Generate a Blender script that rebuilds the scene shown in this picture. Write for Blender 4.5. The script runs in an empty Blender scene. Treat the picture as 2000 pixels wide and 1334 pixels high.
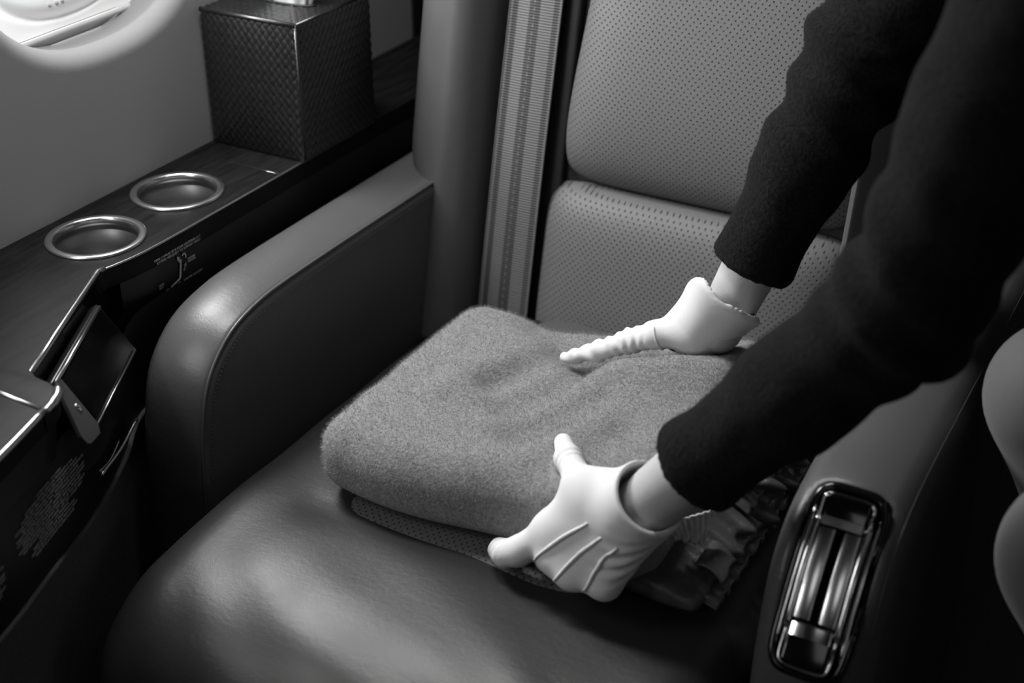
import bpy, bmesh, math, random
import numpy as np
from mathutils import Vector, Matrix

S = bpy.context.scene
COL = S.collection
R = math.radians
random.seed(7)
RNG = np.random.default_rng(7)

# ------------------------------------------------------------------ camera, world, lights, exposure
cam_d = bpy.data.cameras.new('camera')
cam_d.sensor_width = 36.0
cam_d.lens = 50.4
cam_d.clip_start = 0.02
cam_d.dof.use_dof = True
cam_d.dof.focus_distance = 1.36
cam_d.dof.aperture_fstop = 4.0
cam = bpy.data.objects.new('camera', cam_d)
COL.objects.link(cam)
cam.location = (0.0, 0.0, 1.27)
cam.rotation_euler = (R(90 - 30.006), 0.0, R(29.104))
S.camera = cam

world = bpy.data.worlds.new('cabin_ambient')
S.world = world
world.use_nodes = True
world.node_tree.nodes['Background'].inputs[0].default_value = (1, 1, 1, 1)
world.node_tree.nodes['Background'].inputs[1].default_value = 0.006

S.view_settings.view_transform = 'Standard'
S.view_settings.look = 'None'
S.view_settings.gamma = 1.0
S.view_settings.use_curve_mapping = False
S.view_settings.exposure = 0.0


def area_light(name, loc, target, sx, sy, power, spread=180):
    l = bpy.data.lights.new(name, 'AREA')
    l.shape = 'RECTANGLE'
    l.size, l.size_y = sx, sy
    l.energy = power
    l.spread = R(spread)
    o = bpy.data.objects.new(name, l)
    COL.objects.link(o)
    o.location = loc
    d = Vector(target) - Vector(loc)
    o.rotation_euler = d.to_track_quat('-Z', 'Y').to_euler()
    return o


WALL_X = -1.045
# daylight of the cabin windows on the left wall (the one in the frame and the next ones forward)
area_light('window_daylight', (-1.088, 1.03, 1.085), (0.0, 1.03, 0.72), 0.24, 0.20, 4.8, spread=140)
area_light('window_daylight', (-1.03, 0.42, 1.06), (-0.45, 1.05, 0.55), 0.24, 0.32, 2.8)
area_light('window_daylight', (-1.03, -0.18, 1.06), (-0.45, 1.05, 0.55), 0.24, 0.32, 2.0)
# added fill over the aisle, for chrome reflections and the right armrest
area_light('added_aisle_fill', (0.45, 0.3, 2.10), (0.45, 0.3, 0.0), 0.25, 2.6, 1.0)
# added overhead fill forward of the seat, for streaks on the chrome levers
area_light('added_forward_fill', (-0.25, -0.9, 2.10), (-0.3, -0.4, 0.0), 0.5, 1.4, 2.5)
# reading and wash lights in the service panel over the seat
area_light('service_panel_light', (-0.92, 0.98, 1.66), (-0.62, 1.05, 0.5), 0.14, 0.50, 12.0)


# ------------------------------------------------------------------ materials
def lin(v):
    v /= 255.0
    return v / 12.92 if v <= 0.04045 else ((v + 0.055) / 1.055) ** 2.4


class NT:
    def __init__(self, name, base=0.2, rough=0.5, metal=0.0, spec=0.5, sheen=0.0, coat=0.0):
        self.m = bpy.data.materials.new(name)
        self.m.use_nodes = True
        self.t = self.m.node_tree
        self.b = self.t.nodes['Principled BSDF']
        self.set('Base Color', (base, base, base, 1))
        self.set('Roughness', rough)
        self.set('Metallic', metal)
        self.set('Specular IOR Level', spec)
        if sheen:
            self.set('Sheen Weight', sheen)
            self.set('Sheen Roughness', 0.6)
        if coat:
            self.set('Coat Weight', coat)
            self.set('Coat Roughness', 0.12)
        self.tc = self.n('ShaderNodeTexCoord')

    def set(self, k, v):
        self.b.inputs[k].default_value = v

    def n(self, kind, **kw):
        x = self.t.nodes.new(kind)
        for k, v in kw.items():
            setattr(x, k, v)
        return x

    def l(self, a, b):
        self.t.links.new(a, b)

    def math(self, op, a, b=None, c=None):
        x = self.n('ShaderNodeMath', operation=op)
        for i, v in enumerate((a, b, c)):
            if v is None:
                continue
            if isinstance(v, (int, float)):
                x.inputs[i].default_value = v
            else:
                self.l(v, x.inputs[i])
        return x.outputs[0]

    def noise(self, scale, detail=3.0, rough=0.55, vec=None, stretch=None):
        x = self.n('ShaderNodeTexNoise')
        x.inputs['Scale'].default_value = scale
        x.inputs['Detail'].default_value = detail
        x.inputs['Roughness'].default_value = rough
        v = vec or self.tc.outputs['Object']
        if stretch:
            mp = self.n('ShaderNodeMapping')
            mp.inputs['Scale'].default_value = stretch
            self.l(v, mp.inputs['Vector'])
            v = mp.outputs[0]
        self.l(v, x.inputs['Vector'])
        return x.outputs['Fac']

    def voro(self, scale, feature='F1'):
        x = self.n('ShaderNodeTexVoronoi', feature=feature)
        x.inputs['Scale'].default_value = scale
        self.l(self.tc.outputs['Object'], x.inputs['Vector'])
        return x.outputs['Distance']

    def ramp(self, fac, lo, hi, p0=0.0, p1=1.0):
        x = self.n('ShaderNodeMapRange')
        x.inputs['From Min'].default_value = p0
        x.inputs['From Max'].default_value = p1
        x.inputs['To Min'].default_value = lo
        x.inputs['To Max'].default_value = hi
        self.l(fac, x.inputs['Value'])
        return x.outputs[0]

    def color(self, v):
        x = self.n('ShaderNodeCombineColor')
        for i in range(3):
            self.l(v, x.inputs[i])
        self.l(x.outputs[0], self.b.inputs['Base Color'])

    def bump(self, h, dist=0.001, strength=1.0):
        x = self.n('ShaderNodeBump')
        x.inputs['Distance'].default_value = dist
        x.inputs['Strength'].default_value = strength
        self.l(h, x.inputs['Height'])
        self.l(x.outputs[0], self.b.inputs['Normal'])


def leather(name, base, rough=0.42, grain=700, amt=0.00022, crease=True):
    m = NT(name, base, rough, spec=0.40)
    a = m.voro(grain, 'DISTANCE_TO_EDGE')
    nz = m.noise(grain * 0.35, 4)
    h = m.math('ADD', m.math('MULTIPLY', a, 0.6), m.math('MULTIPLY', nz, 0.7))
    if crease:
        cr = m.noise(70, 2, 0.5, stretch=(1, 2.6, 1.4))
        h = m.math('ADD', h, m.math('MULTIPLY', cr, 0.6))
    m.bump(h, amt, 0.8)
    m.l(m.ramp(m.noise(16, 3), rough - 0.05, rough + 0.07), m.b.inputs['Roughness'])
    return m.m


LEAN = R(12)


def perforated(name, base, pitch, rot, rough=0.5):
    """leather with a diagonal lattice of punched holes, laid out in the plane of the cushion (metres)"""
    m = NT(name, base, rough, spec=0.4)
    mp = m.n('ShaderNodeMapping')
    mp.inputs['Rotation'].default_value = rot
    m.l(m.tc.outputs['Object'], mp.inputs['Vector'])
    sp = m.n('ShaderNodeSeparateXYZ')
    m.l(mp.outputs[0], sp.inputs[0])
    u, v = sp.outputs['X'], sp.outputs['Z']
    k = 1.0 / (pitch * 1.4142)
    a = m.math('MULTIPLY', m.math('ADD', u, v), k)
    b = m.math('MULTIPLY', m.math('SUBTRACT', u, v), k)
    fa = m.math('SUBTRACT', m.math('FRACT', a), 0.5)
    fb = m.math('SUBTRACT', m.math('FRACT', b), 0.5)
    d = m.math('SQRT', m.math('ADD', m.math('MULTIPLY', fa, fa), m.math('MULTIPLY', fb, fb)))
    hole = m.ramp(d, 0.0, 1.0, 0.11, 0.20)
    nz = m.noise(650, 4, 0.65)
    m.color(m.math('MULTIPLY', m.ramp(hole, 0.12, 1.0), base))
    h = m.math('ADD', hole, m.math('MULTIPLY', nz, 0.75))
    m.bump(h, 0.0006, 0.9)
    return m.m


M = {}
M['seat'] = leather('seat_leather', 0.074, 0.34)
M['seat_cushion'] = leather('cushion_leather', 0.022, 0.38)
M['perf_back'] = perforated('perforated_back_leather', 0.120, 0.0052, (-LEAN, 0, 0))
M['perf_seat'] = perforated('perforated_seat_leather', 0.085, 0.0052, (R(90), 0, 0))
M['stitch'] = NT('stitch_thread', 0.05, 0.7).m
M['shell'] = NT('seat_shell_black', 0.012, 0.5).m
M['black_plastic'] = NT('black_plastic', 0.008, 0.3).m
M['black_gloss'] = NT('black_glossy', 0.004, 0.12).m
M['screen'] = NT('screen_glass', 0.001, 0.2, spec=0.1).m
M['chrome'] = NT('chrome', 0.72, 0.12, metal=1.0).m
M['rim_chrome'] = NT('rim_chrome', 0.62, 0.26, metal=1.0).m
M['lever_chrome'] = NT('lever_chrome', 0.7, 0.22, metal=1.0).m
M['satin_chrome'] = NT('satin_chrome', 0.42, 0.28, metal=1.0).m
M['steel_cup'] = NT('brushed_steel_cup', 0.24, 0.45, metal=1.0).m
M['print'] = NT('white_print', 0.45, 0.7).m
M['placard'] = NT('placard_print', 0.5, 0.8).m
M['print_dim'] = NT('grey_print', 0.2, 0.8).m

w = NT('dark_wood_veneer', 0.02, 0.5, spec=0.1)
g = w.noise(14, 6, 0.65, stretch=(9, 1.2, 1))
w.color(w.ramp(g, 0.0025, 0.013, 0.3, 0.75))
w.bump(g, 0.0002, 0.4)
M['wood'] = w.m

w = NT('console_side_lacquer', 0.006, 0.38, spec=0.3)
M['lacquer'] = w.m

w = NT('side_fabric', 0.035, 0.9, spec=0.1)
g = w.noise(420, 3, stretch=(1, 1, 0.5))
w.color(w.ramp(g, 0.05, 0.12))
w.bump(g, 0.0008, 0.7)
M['fabric'] = w.m

w = NT('wall_lining', 0.42, 0.62, spec=0.25)
g = w.noise(900, 2)
w.color(w.ramp(w.noise(5, 2), 0.26, 0.30))
w.bump(g, 0.00025, 0.5)
M['wall'] = w.m

w = NT('window_white_plastic', 0.6, 0.45)
M['white_plastic'] = w.m

# window shade: white plastic that daylight shines through
w = NT('translucent_shade', 0.8, 0.4)
tr = w.n('ShaderNodeBsdfTranslucent')
tr.inputs[0].default_value = (0.85, 0.85, 0.85, 1)
mx = w.n('ShaderNodeMixShader')
mx.inputs[0].default_value = 0.55
out = w.t.nodes['Material Output']
w.l(w.b.outputs[0], mx.inputs[1])
w.l(tr.outputs[0], mx.inputs[2])
w.l(mx.outputs[0], out.inputs[0])
M['shade'] = w.m

w = NT('cabin_lining', 0.09, 0.7)
M['cabin'] = w.m
w = NT('partition_dark', 0.01, 0.6)
M['dark_panel'] = w.m

w = NT('window_light_pane', 0.8, 0.4)
w.set('Emission Color', (1, 1, 1, 1))
w.set('Emission Strength', 2.0)
M['pane'] = w.m

w = NT('carpet', 0.02, 0.95, spec=0.05)
g = w.noise(260, 3)
w.color(w.ramp(g, 0.04, 0.13))
w.bump(g, 0.003, 0.8)
M['carpet'] = w.m

w = NT('woven_leather', 0.007, 0.28, spec=0.9)
w.bump(w.noise(900, 3, stretch=(1, 1, 1)), 0.0003, 0.6)
w.l(w.ramp(w.noise(60, 3), 0.22, 0.42), w.b.inputs['Roughness'])
M['weave'] = w.m
M['box_black'] = NT('box_lining_black', 0.006, 0.6).m
w = NT('tissue_paper', 0.85, 0.9, spec=0.1)
w.set('Subsurface Weight', 0.15)
M['tissue'] = w.m

w = NT('grey_wool', 0.2, 1.0, spec=0.08, sheen=0.25)
g = w.noise(330, 4, 0.7)
g2 = w.noise(26, 3)
w.color(w.math('MULTIPLY', w.ramp(g, 0.55, 1.45, 0.3, 0.7), w.ramp(g2, 0.16, 0.215)))
w.bump(g, 0.0022, 0.9)
M['wool'] = w.m
w = NT('wool_fibre', 0.26, 1.0, spec=0.05)
g = w.noise(300, 3)
w.color(w.ramp(g, 0.17, 0.36, 0.3, 0.7))
M['fibre'] = w.m
w = NT('grey_satin', 0.065, 0.36, spec=0.5)
w.bump(w.noise(60, 4), 0.003, 0.5)
M['satin'] = w.m

w = NT('white_glove_cotton', 0.62, 0.85, spec=0.15)
w.bump(w.noise(1500, 2), 0.0002, 0.5)
M['glove'] = w.m
w = NT('skin', 0.42, 0.5, spec=0.35)
w.set('Subsurface Weight', 0.12)
w.set('Subsurface Radius', (0.006, 0.006, 0.006))
w.color(w.ramp(w.noise(30, 3), 0.38, 0.47))
w.bump(w.noise(500, 3), 0.0003, 0.5)
M['skin'] = w.m
M['tattoo'] = NT('ink', 0.03, 0.6).m
w = NT('grey_tights', 0.075, 0.7, spec=0.2, sheen=0.15)
w.bump(w.noise(1100, 2), 0.0003, 0.5)
M['tights'] = w.m
w = NT('black_boucle', 0.006, 1.0, spec=0.06, sheen=0.03)
g = w.noise(300, 4, 0.7)
w.color(w.ramp(g, 0.002, 0.014, 0.35, 0.75))
w.bump(g, 0.004, 0.9)
M['jacket'] = w.m
M['jacket_fibre'] = NT('black_wool_fibre', 0.012, 1.0, spec=0.05).m
M['hair'] = NT('dark_hair', 0.01, 0.5).m
M['skirt'] = NT('black_skirt', 0.006, 0.9, spec=0.1).m

# seat belt webbing: stripes across the width, fine cross ribs along the length
w = NT('belt_webbing', 0.12, 0.55, spec=0.4)
uv = w.n('ShaderNodeUVMap')
sp = w.n('ShaderNodeSeparateXYZ')
w.l(uv.outputs[0], sp.inputs[0])
cr = w.n('ShaderNodeValToRGB')
cr.color_ramp.interpolation = 'CONSTANT'
el = cr.color_ramp.elements
stops = [(0, 0.13), (0.06, 0.035), (0.17, 0.125), (0.40, 0.04), (0.49, 0.055), (0.51, 0.035), (0.61, 0.125), (0.86, 0.05), (0.96, 0.12)]
el[0].position, el[0].color = 0, (0.13,) * 3 + (1,)
el[1].position, el[1].color = stops[1][0], (stops[1][1],) * 3 + (1,)
for p_, c_ in stops[2:]:
    e_ = el.new(p_)
    e_.color = (c_, c_, c_, 1)
w.l(sp.outputs['X'], cr.inputs[0])
rib = w.math('SINE', w.math('MULTIPLY', sp.outputs['Y'], 2 * math.pi / 0.0030))
rib01 = w.ramp(rib, 0.0, 1.0, -1, 1)
dash = w.math('GREATER_THAN', w.math('SINE', w.math('MULTIPLY', sp.outputs['Y'], 2 * math.pi / 0.0090)), 0.5)
cen = w.math('LESS_THAN', w.math('ABSOLUTE', w.math('SUBTRACT', sp.outputs['X'], 0.5)), 0.010)
dots = w.math('MULTIPLY', w.math('MULTIPLY', dash, cen), 0.09)
cc = w.math('MULTIPLY', cr.outputs[0], w.ramp(rib01, 0.45, 1.2))
w.color(w.math('ADD', cc, dots))
w.bump(rib01, 0.0006, 0.9)
M['belt'] = w.m


# ------------------------------------------------------------------ object helpers
def tag(o, label=None, cat=None, group=None, kind=None):
    if label:
        o['label'] = label
    if cat:
        o['category'] = cat
    if group:
        o['group'] = group
    if kind:
        o['kind'] = kind
    return o


def empty(name, loc=(0, 0, 0)):
    o = bpy.data.objects.new(name, None)
    o.empty_display_size = 0.05
    COL.objects.link(o)
    o.location = loc
    return o


def adopt(o, parent):
    if parent is not None:
        pl = Vector(parent.matrix_world.translation) if False else world_loc(parent)
        o.parent = parent
        o.matrix_parent_inverse = Matrix.Translation(-pl)
    return o


def world_loc(o):
    p = Vector((0, 0, 0))
    if o.parent is None:
        return o.location.copy()
    # children are built in world coordinates, their own origin stays at the world origin
    return o.location.copy()


def link(name, me, mat=None, parent=None, smooth=True):
    o = bpy.data.objects.new(name, me)
    COL.objects.link(o)
    if mat:
        me.materials.append(M[mat])
    if smooth:
        me.polygons.foreach_set('use_smooth', [True] * len(me.polygons))
    return adopt(o, parent)


def mesh(name, verts, faces, mat=None, parent=None, smooth=True):
    me = bpy.data.meshes.new(name)
    me.from_pydata([tuple(map(float, v)) for v in verts], [], [tuple(map(int, f)) for f in faces])
    me.update()
    return link(name, me, mat, parent, smooth)


def from_bm(name, bm, mat=None, parent=None, smooth=True):
    me = bpy.data.meshes.new(name)
    bmesh.ops.recalc_face_normals(bm, faces=bm.faces)
    bm.to_mesh(me)
    bm.free()
    return link(name, me, mat, parent, smooth)


def sharp(o, ang=35):
    me = o.data
    bm = bmesh.new()
    bm.from_mesh(me)
    for e in bm.edges:
        if len(e.link_faces) == 2 and e.calc_face_angle(0) > R(ang):
            e.smooth = False
    bm.to_mesh(me)
    bm.free()
    return o


def bm_box(bm, c, h, bevel=0.0, seg=3, axes=None):
    """box of half sizes h at c; axes: three unit vectors"""
    A = Matrix(axes).transposed() if axes else Matrix.Identity(3)
    T = Matrix.Translation(c) @ A.to_4x4() @ Matrix.Diagonal((h[0], h[1], h[2], 1))
    r = bmesh.ops.create_cube(bm, size=2.0)
    vs = r['verts']
    bmesh.ops.transform(bm, matrix=T, verts=vs)
    if bevel > 0:
        es = list({e for v in vs for e in v.link_edges})
        bmesh.ops.bevel(bm, geom=es, offset=bevel, segments=seg, profile=0.5, affect='EDGES')


def box(name, c, h, mat, parent=None, bevel=0.002, seg=3, axes=None):
    bm = bmesh.new()
    bm_box(bm, c, h, bevel, seg, axes)
    return sharp(from_bm(name, bm, mat, parent), 50)


def frames(P):
    P = [Vector(p) for p in P]
    n = len(P)
    T = []
    for i in range(n):
        a = P[max(i - 1, 0)]
        b = P[min(i + 1, n - 1)]
        T.append((b - a).normalized())
    u = T[0].orthogonal().normalized()
    out = []
    for i in range(n):
        u = (u - T[i] * u.dot(T[i])).normalized()
        out.append((P[i], u.copy(), T[i].cross(u).normalized()))
    return out


def tube_geo(P, r, seg=8, caps=True):
    V, F = [], []
    fr = frames(P)
    for i, (p, u, v) in enumerate(fr):
        rr = r[i] if isinstance(r, (list, tuple)) else r
        for k in range(seg):
            a = 2 * math.pi * k / seg
            V.append(p + (u * math.cos(a) + v * math.sin(a)) * rr)
    n = len(P)
    for i in range(n - 1):
        for k in range(seg):
            k2 = (k + 1) % seg
            F.append((i * seg + k, i * seg + k2, (i + 1) * seg + k2, (i + 1) * seg + k))
    if caps:
        F.append(tuple(range(seg))[::-1])
        F.append(tuple((n - 1) * seg + k for k in range(seg)))
    return V, F


def tube(name, P, r, mat, parent=None, seg=8):
    V, F = tube_geo(P, r, seg)
    return mesh(name, V, F, mat, parent)


def smooth_path(P, n=8):
    """Catmull-Rom through P"""
    P = [np.array(p, float) for p in P]
    Q = [2 * P[0] - P[1]] + P + [2 * P[-1] - P[-2]]
    out = []
    for i in range(1, len(Q) - 2):
        for k in range(n):
            t = k / n
            a, b, c, d = Q[i - 1], Q[i], Q[i + 1], Q[i + 2]
            out.append(0.5 * ((2 * b) + (c - a) * t + (2 * a - 5 * b + 4 * c - d) * t * t + (3 * b - a - 3 * c + d) * t ** 3))
    out.append(P[-1])
    return np.array(out)


def resample(P, step):
    P = np.asarray(P, float)
    d = np.r_[0, np.cumsum(np.linalg.norm(np.diff(P, axis=0), axis=1))]
    n = max(2, int(round(d[-1] / step)))
    t = np.linspace(0, d[-1], n + 1)
    return np.stack([np.interp(t, d, P[:, k]) for k in range(P.shape[1])], 1)


def lathe(name, prof, center, mat, parent=None, seg=48, close=False):
    V, F = [], []
    n = len(prof)
    for k in range(seg):
        a = 2 * math.pi * k / seg
        for r_, z_ in prof:
            V.append((center[0] + r_ * math.cos(a), center[1] + r_ * math.sin(a), center[2] + z_))
    for k in range(seg):
        k2 = (k + 1) % seg
        for i in range(n - (0 if close else 1)):
            j = (i + 1) % n
            F.append((k * n + i, k2 * n + i, k2 * n + j, k * n + j))
    return mesh(name, V, F, mat, parent)


def poly_normals(P):
    P = np.asarray(P, float)
    e = np.roll(P, -1, 0) - P
    nrm = np.stack([e[:, 1], -e[:, 0]], 1)
    nrm /= np.linalg.norm(nrm, axis=1)[:, None] + 1e-12
    v = nrm + np.roll(nrm, 1, 0)
    v /= np.linalg.norm(v, axis=1)[:, None] + 1e-12
    area = 0.5 * np.sum(P[:, 0] * np.roll(P[:, 1], -1) - np.roll(P[:, 0], -1) * P[:, 1])
    return v if area > 0 else -v     # outward


def pillow_extrude(name, prof, x0, x1, r0, r1, mat, parent=None, crown=0.0, nx=10, na=7, bump=None):
    """closed YZ profile swept across X with rounded rims"""
    P = np.asarray(prof, float)
    N = poly_normals(P)
    st = []
    for k in range(na + 1):
        a = math.pi / 2 * k / na
        st.append((x0 + r0 * (1 - math.cos(a)), r0 * (1 - math.sin(a))))
    for k in range(1, nx):
        st.append((x0 + r0 + (x1 - r1 - x0 - r0) * k / nx, 0.0))
    for k in range(na, -1, -1):
        a = math.pi / 2 * k / na
        st.append((x1 - r1 * (1 - math.cos(a)), r1 * (1 - math.sin(a))))
    V, F = [], []
    n = len(P)
    for x, ins in st:
        c = crown * max(0.0, math.sin(math.pi * (x - x0) / (x1 - x0))) ** 0.8
        for i in range(n):
            q = P[i] + N[i] * (c - ins)
            d = bump(x, q[0], q[1]) if bump else 0.0
            V.append((x, q[0] + N[i][0] * d, q[1] + N[i][1] * d))
    for s in range(len(st) - 1):
        for i in range(n):
            j = (i + 1) % n
            F.append((s * n + i, s * n + j, (s + 1) * n + j, (s + 1) * n + i))
    F.append(tuple(range(n)))
    F.append(tuple((len(st) - 1) * n + i for i in range(n))[::-1])
    bm = bmesh.new()
    vs = [bm.verts.new(v) for v in V]
    for f in F:
        try:
            bm.faces.new([vs[i] for i in f])
        except ValueError:
            pass
    return from_bm(name, bm, mat, parent)


def plate2d(name, loops, z0, z1, mat, parent=None, bevel=0.0, mapto=None, bseg=3):
    """2D outline with holes, filled and extruded between z0 and z1 (mapto: matrix to world)"""
    cu = bpy.data.curves.new(name + '_outline', 'CURVE')
    cu.dimensions = '2D'
    cu.fill_mode = 'BOTH'
    cu.extrude = abs(z1 - z0) / 2 - bevel
    cu.bevel_depth = bevel
    cu.bevel_resolution = bseg
    for L in loops:
        s = cu.splines.new('POLY')
        s.points.add(len(L) - 1)
        for p, q in zip(s.points, L):
            p.co = (q[0], q[1], 0, 1)
        s.use_cyclic_u = True
    o = bpy.data.objects.new(name + '_outline', cu)
    COL.objects.link(o)
    dg = bpy.context.evaluated_depsgraph_get()
    me = bpy.data.meshes.new_from_object(o.evaluated_get(dg))
    bpy.data.objects.remove(o)
    bpy.data.curves.remove(cu)
    T = Matrix.Translation((0, 0, (z0 + z1) / 2))
    me.transform((mapto @ T) if mapto else T)
    me.name = name
    me.materials.clear()
    bm = bmesh.new()
    bm.from_mesh(me)
    bmesh.ops.remove_doubles(bm, verts=bm.verts, dist=1e-5)
    bmesh.ops.recalc_face_normals(bm, faces=bm.faces)
    bm.to_mesh(me)
    bm.free()
    return sharp(link(name, me, mat, parent), 30)


def text_mesh(name, body, size, mat, T, parent=None, align='LEFT', thick=0.0001, space=1.0):
    cu = bpy.data.curves.new(name, 'FONT')
    cu.body = body
    cu.size = size
    cu.align_x = align
    cu.extrude = thick
    cu.space_line = space
    o = bpy.data.objects.new(name, cu)
    COL.objects.link(o)
    dg = bpy.context.evaluated_depsgraph_get()
    me = bpy.data.meshes.new_from_object(o.evaluated_get(dg))
    bpy.data.objects.remove(o)
    bpy.data.curves.remove(cu)
    me.transform(T)
    me.materials.clear()
    return link(name, me, mat, parent, smooth=False)


# ------------------------------------------------------------------ signed distance modelling
def surface_net(F, lo, h):
    inside = F < 0
    nx, ny, nz = F.shape
    c = inside[:-1, :-1, :-1].astype(np.int8)
    cnt = np.zeros((nx - 1, ny - 1, nz - 1), np.int8)
    for dx in (0, 1):
        for dy in (0, 1):
            for dz in (0, 1):
                cnt += inside[dx:nx - 1 + dx, dy:ny - 1 + dy, dz:nz - 1 + dz]
    act = (cnt > 0) & (cnt < 8)
    idx = np.argwhere(act)
    ids = -np.ones(act.shape, np.int64)
    ids[act] = np.arange(len(idx))
    acc = np.zeros((len(idx), 3))
    num = np.zeros(len(idx))
    corners = [(x, y, z) for x in (0, 1) for y in (0, 1) for z in (0, 1)]
    for a in corners:
        for ax in range(3):
            if a[ax] == 1:
                continue
            b = list(a)
            b[ax] = 1
            fa = F[idx[:, 0] + a[0], idx[:, 1] + a[1], idx[:, 2] + a[2]]
            fb = F[idx[:, 0] + b[0], idx[:, 1] + b[1], idx[:, 2] + b[2]]
            m = (fa < 0) != (fb < 0)
            t = np.where(m, fa / np.where(np.abs(fa - fb) < 1e-12, 1, fa - fb), 0)
            p = np.zeros((len(idx), 3))
            p[:] = a
            p[:, ax] += t
            acc[m] += p[m]
            num[m] += 1
    V = idx + acc / num[:, None]
    # pull the vertices onto the surface
    for _ in range(2):
        f, g = trilinear(F, V)
        step = f / np.maximum((g * g).sum(1), 1e-9)
        step = np.clip(step[:, None] * g, -0.4, 0.4)
        V = V - step
    faces = []
    for ax in range(3):
        o1, o2 = [k for k in range(3) if k != ax]
        sl0 = [slice(1, -1)] * 3
        sl1 = [slice(1, -1)] * 3
        sl0[ax] = slice(0, -1)
        sl1[ax] = slice(1, None)
        A = inside[tuple(sl0)]
        B = inside[tuple(sl1)]
        e = np.argwhere(A != B)
        if len(e) == 0:
            continue
        base = e.copy()
        base[:, o1] += 1
        base[:, o2] += 1
        flip = A[tuple(e.T)]
        q = []
        for d1, d2 in ((-1, -1), (0, -1), (0, 0), (-1, 0)):
            p = base.copy()
            p[:, o1] += d1
            p[:, o2] += d2
            q.append(ids[tuple(p.T)])
        q = np.stack(q, 1)
        if ax == 1:
            flip = ~flip
        q[~flip] = q[~flip][:, ::-1]
        faces.append(q)
    Q = np.concatenate(faces)
    Q = Q[(Q >= 0).all(1)]
    return V * h + np.asarray(lo), Q


def trilinear(F, V):
    n = np.array(F.shape) - 1
    Vc = np.clip(V, 0, n - 1e-6)
    i = np.floor(Vc).astype(int)
    t = Vc - i
    f = np.zeros(len(V))
    g = np.zeros((len(V), 3))
    for dx in (0, 1):
        for dy in (0, 1):
            for dz in (0, 1):
                c = F[i[:, 0] + dx, i[:, 1] + dy, i[:, 2] + dz]
                wx = t[:, 0] if dx else 1 - t[:, 0]
                wy = t[:, 1] if dy else 1 - t[:, 1]
                wz = t[:, 2] if dz else 1 - t[:, 2]
                f += c * wx * wy * wz
                g[:, 0] += c * (1 if dx else -1) * wy * wz
                g[:, 1] += c * wx * (1 if dy else -1) * wz
                g[:, 2] += c * wx * wy * (1 if dz else -1)
    return f, g


def grid(lo, hi, h):
    ax = [np.arange(lo[k], hi[k] + h, h, dtype=np.float32) for k in range(3)]
    return np.meshgrid(*ax, indexing='ij')


def sdf_mesh(name, fn, lo, hi, h, mat, parent=None):
    X, Y, Z = grid(lo, hi, h)
    F = fn(X, Y, Z)
    V, Q = surface_net(F.astype(np.float64), lo, h)
    me = bpy.data.meshes.new(name)
    me.vertices.add(len(V))
    me.vertices.foreach_set('co', V.astype(np.float32).ravel())
    me.loops.add(Q.size)
    me.loops.foreach_set('vertex_index', Q.astype(np.int32).ravel())
    me.polygons.add(len(Q))
    me.polygons.foreach_set('loop_start', np.arange(0, Q.size, 4, dtype=np.int32))
    me.polygons.foreach_set('loop_total', np.full(len(Q), 4, np.int32))
    me.update(calc_edges=True)
    me.validate()
    bm = bmesh.new()
    bm.from_mesh(me)
    bmesh.ops.recalc_face_normals(bm, faces=bm.faces)
    bm.to_mesh(me)
    bm.free()
    return link(name, me, mat, parent)


def cone(X, Y, Z, a, b, ra, rb):
    """tapered capsule"""
    a = np.asarray(a, np.float32)
    b = np.asarray(b, np.float32)
    d = b - a
    L2 = float(d @ d) + 1e-12
    t = np.clip(((X - a[0]) * d[0] + (Y - a[1]) * d[1] + (Z - a[2]) * d[2]) / L2, 0, 1)
    return np.sqrt((X - a[0] - t * d[0]) ** 2 + (Y - a[1] - t * d[1]) ** 2 + (Z - a[2] - t * d[2]) ** 2) - (ra + (rb - ra) * t)


def ellip(X, Y, Z, c, r, A=None):
    x, y, z = X - c[0], Y - c[1], Z - c[2]
    if A is not None:
        A = np.asarray(A, np.float32)
        x, y, z = (x * A[0][0] + y * A[0][1] + z * A[0][2], x * A[1][0] + y * A[1][1] + z * A[1][2], x * A[2][0] + y * A[2][1] + z * A[2][2])
    k = np.sqrt((x / r[0]) ** 2 + (y / r[1]) ** 2 + (z / r[2]) ** 2)
    k2 = np.sqrt((x / r[0] ** 2) ** 2 + (y / r[1] ** 2) ** 2 + (z / r[2] ** 2) ** 2)
    return k * (k - 1) / (k2 + 1e-9)


def smin(a, b, k):
    h = np.clip(0.5 + 0.5 * (b - a) / k, 0, 1)
    return b + (a - b) * h - k * h * (1 - h)


def smax(a, b, k):
    return -smin(-a, -b, k)


def chain(X, Y, Z, pts, rad, k=0.006):
    d = None
    for i in range(len(pts) - 1):
        c = cone(X, Y, Z, pts[i], pts[i + 1], rad[i], rad[i + 1])
        d = c if d is None else smin(d, c, k)
    return d


def rbox_sdf(x, y, z, h, r):
    qx, qy, qz = np.abs(x) - h[0] + r, np.abs(y) - h[1] + r, np.abs(z) - h[2] + r
    return np.minimum(np.maximum(qx, np.maximum(qy, qz)), 0) + np.sqrt(np.maximum(qx, 0) ** 2 + np.maximum(qy, 0) ** 2 + np.maximum(qz, 0) ** 2) - r


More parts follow.
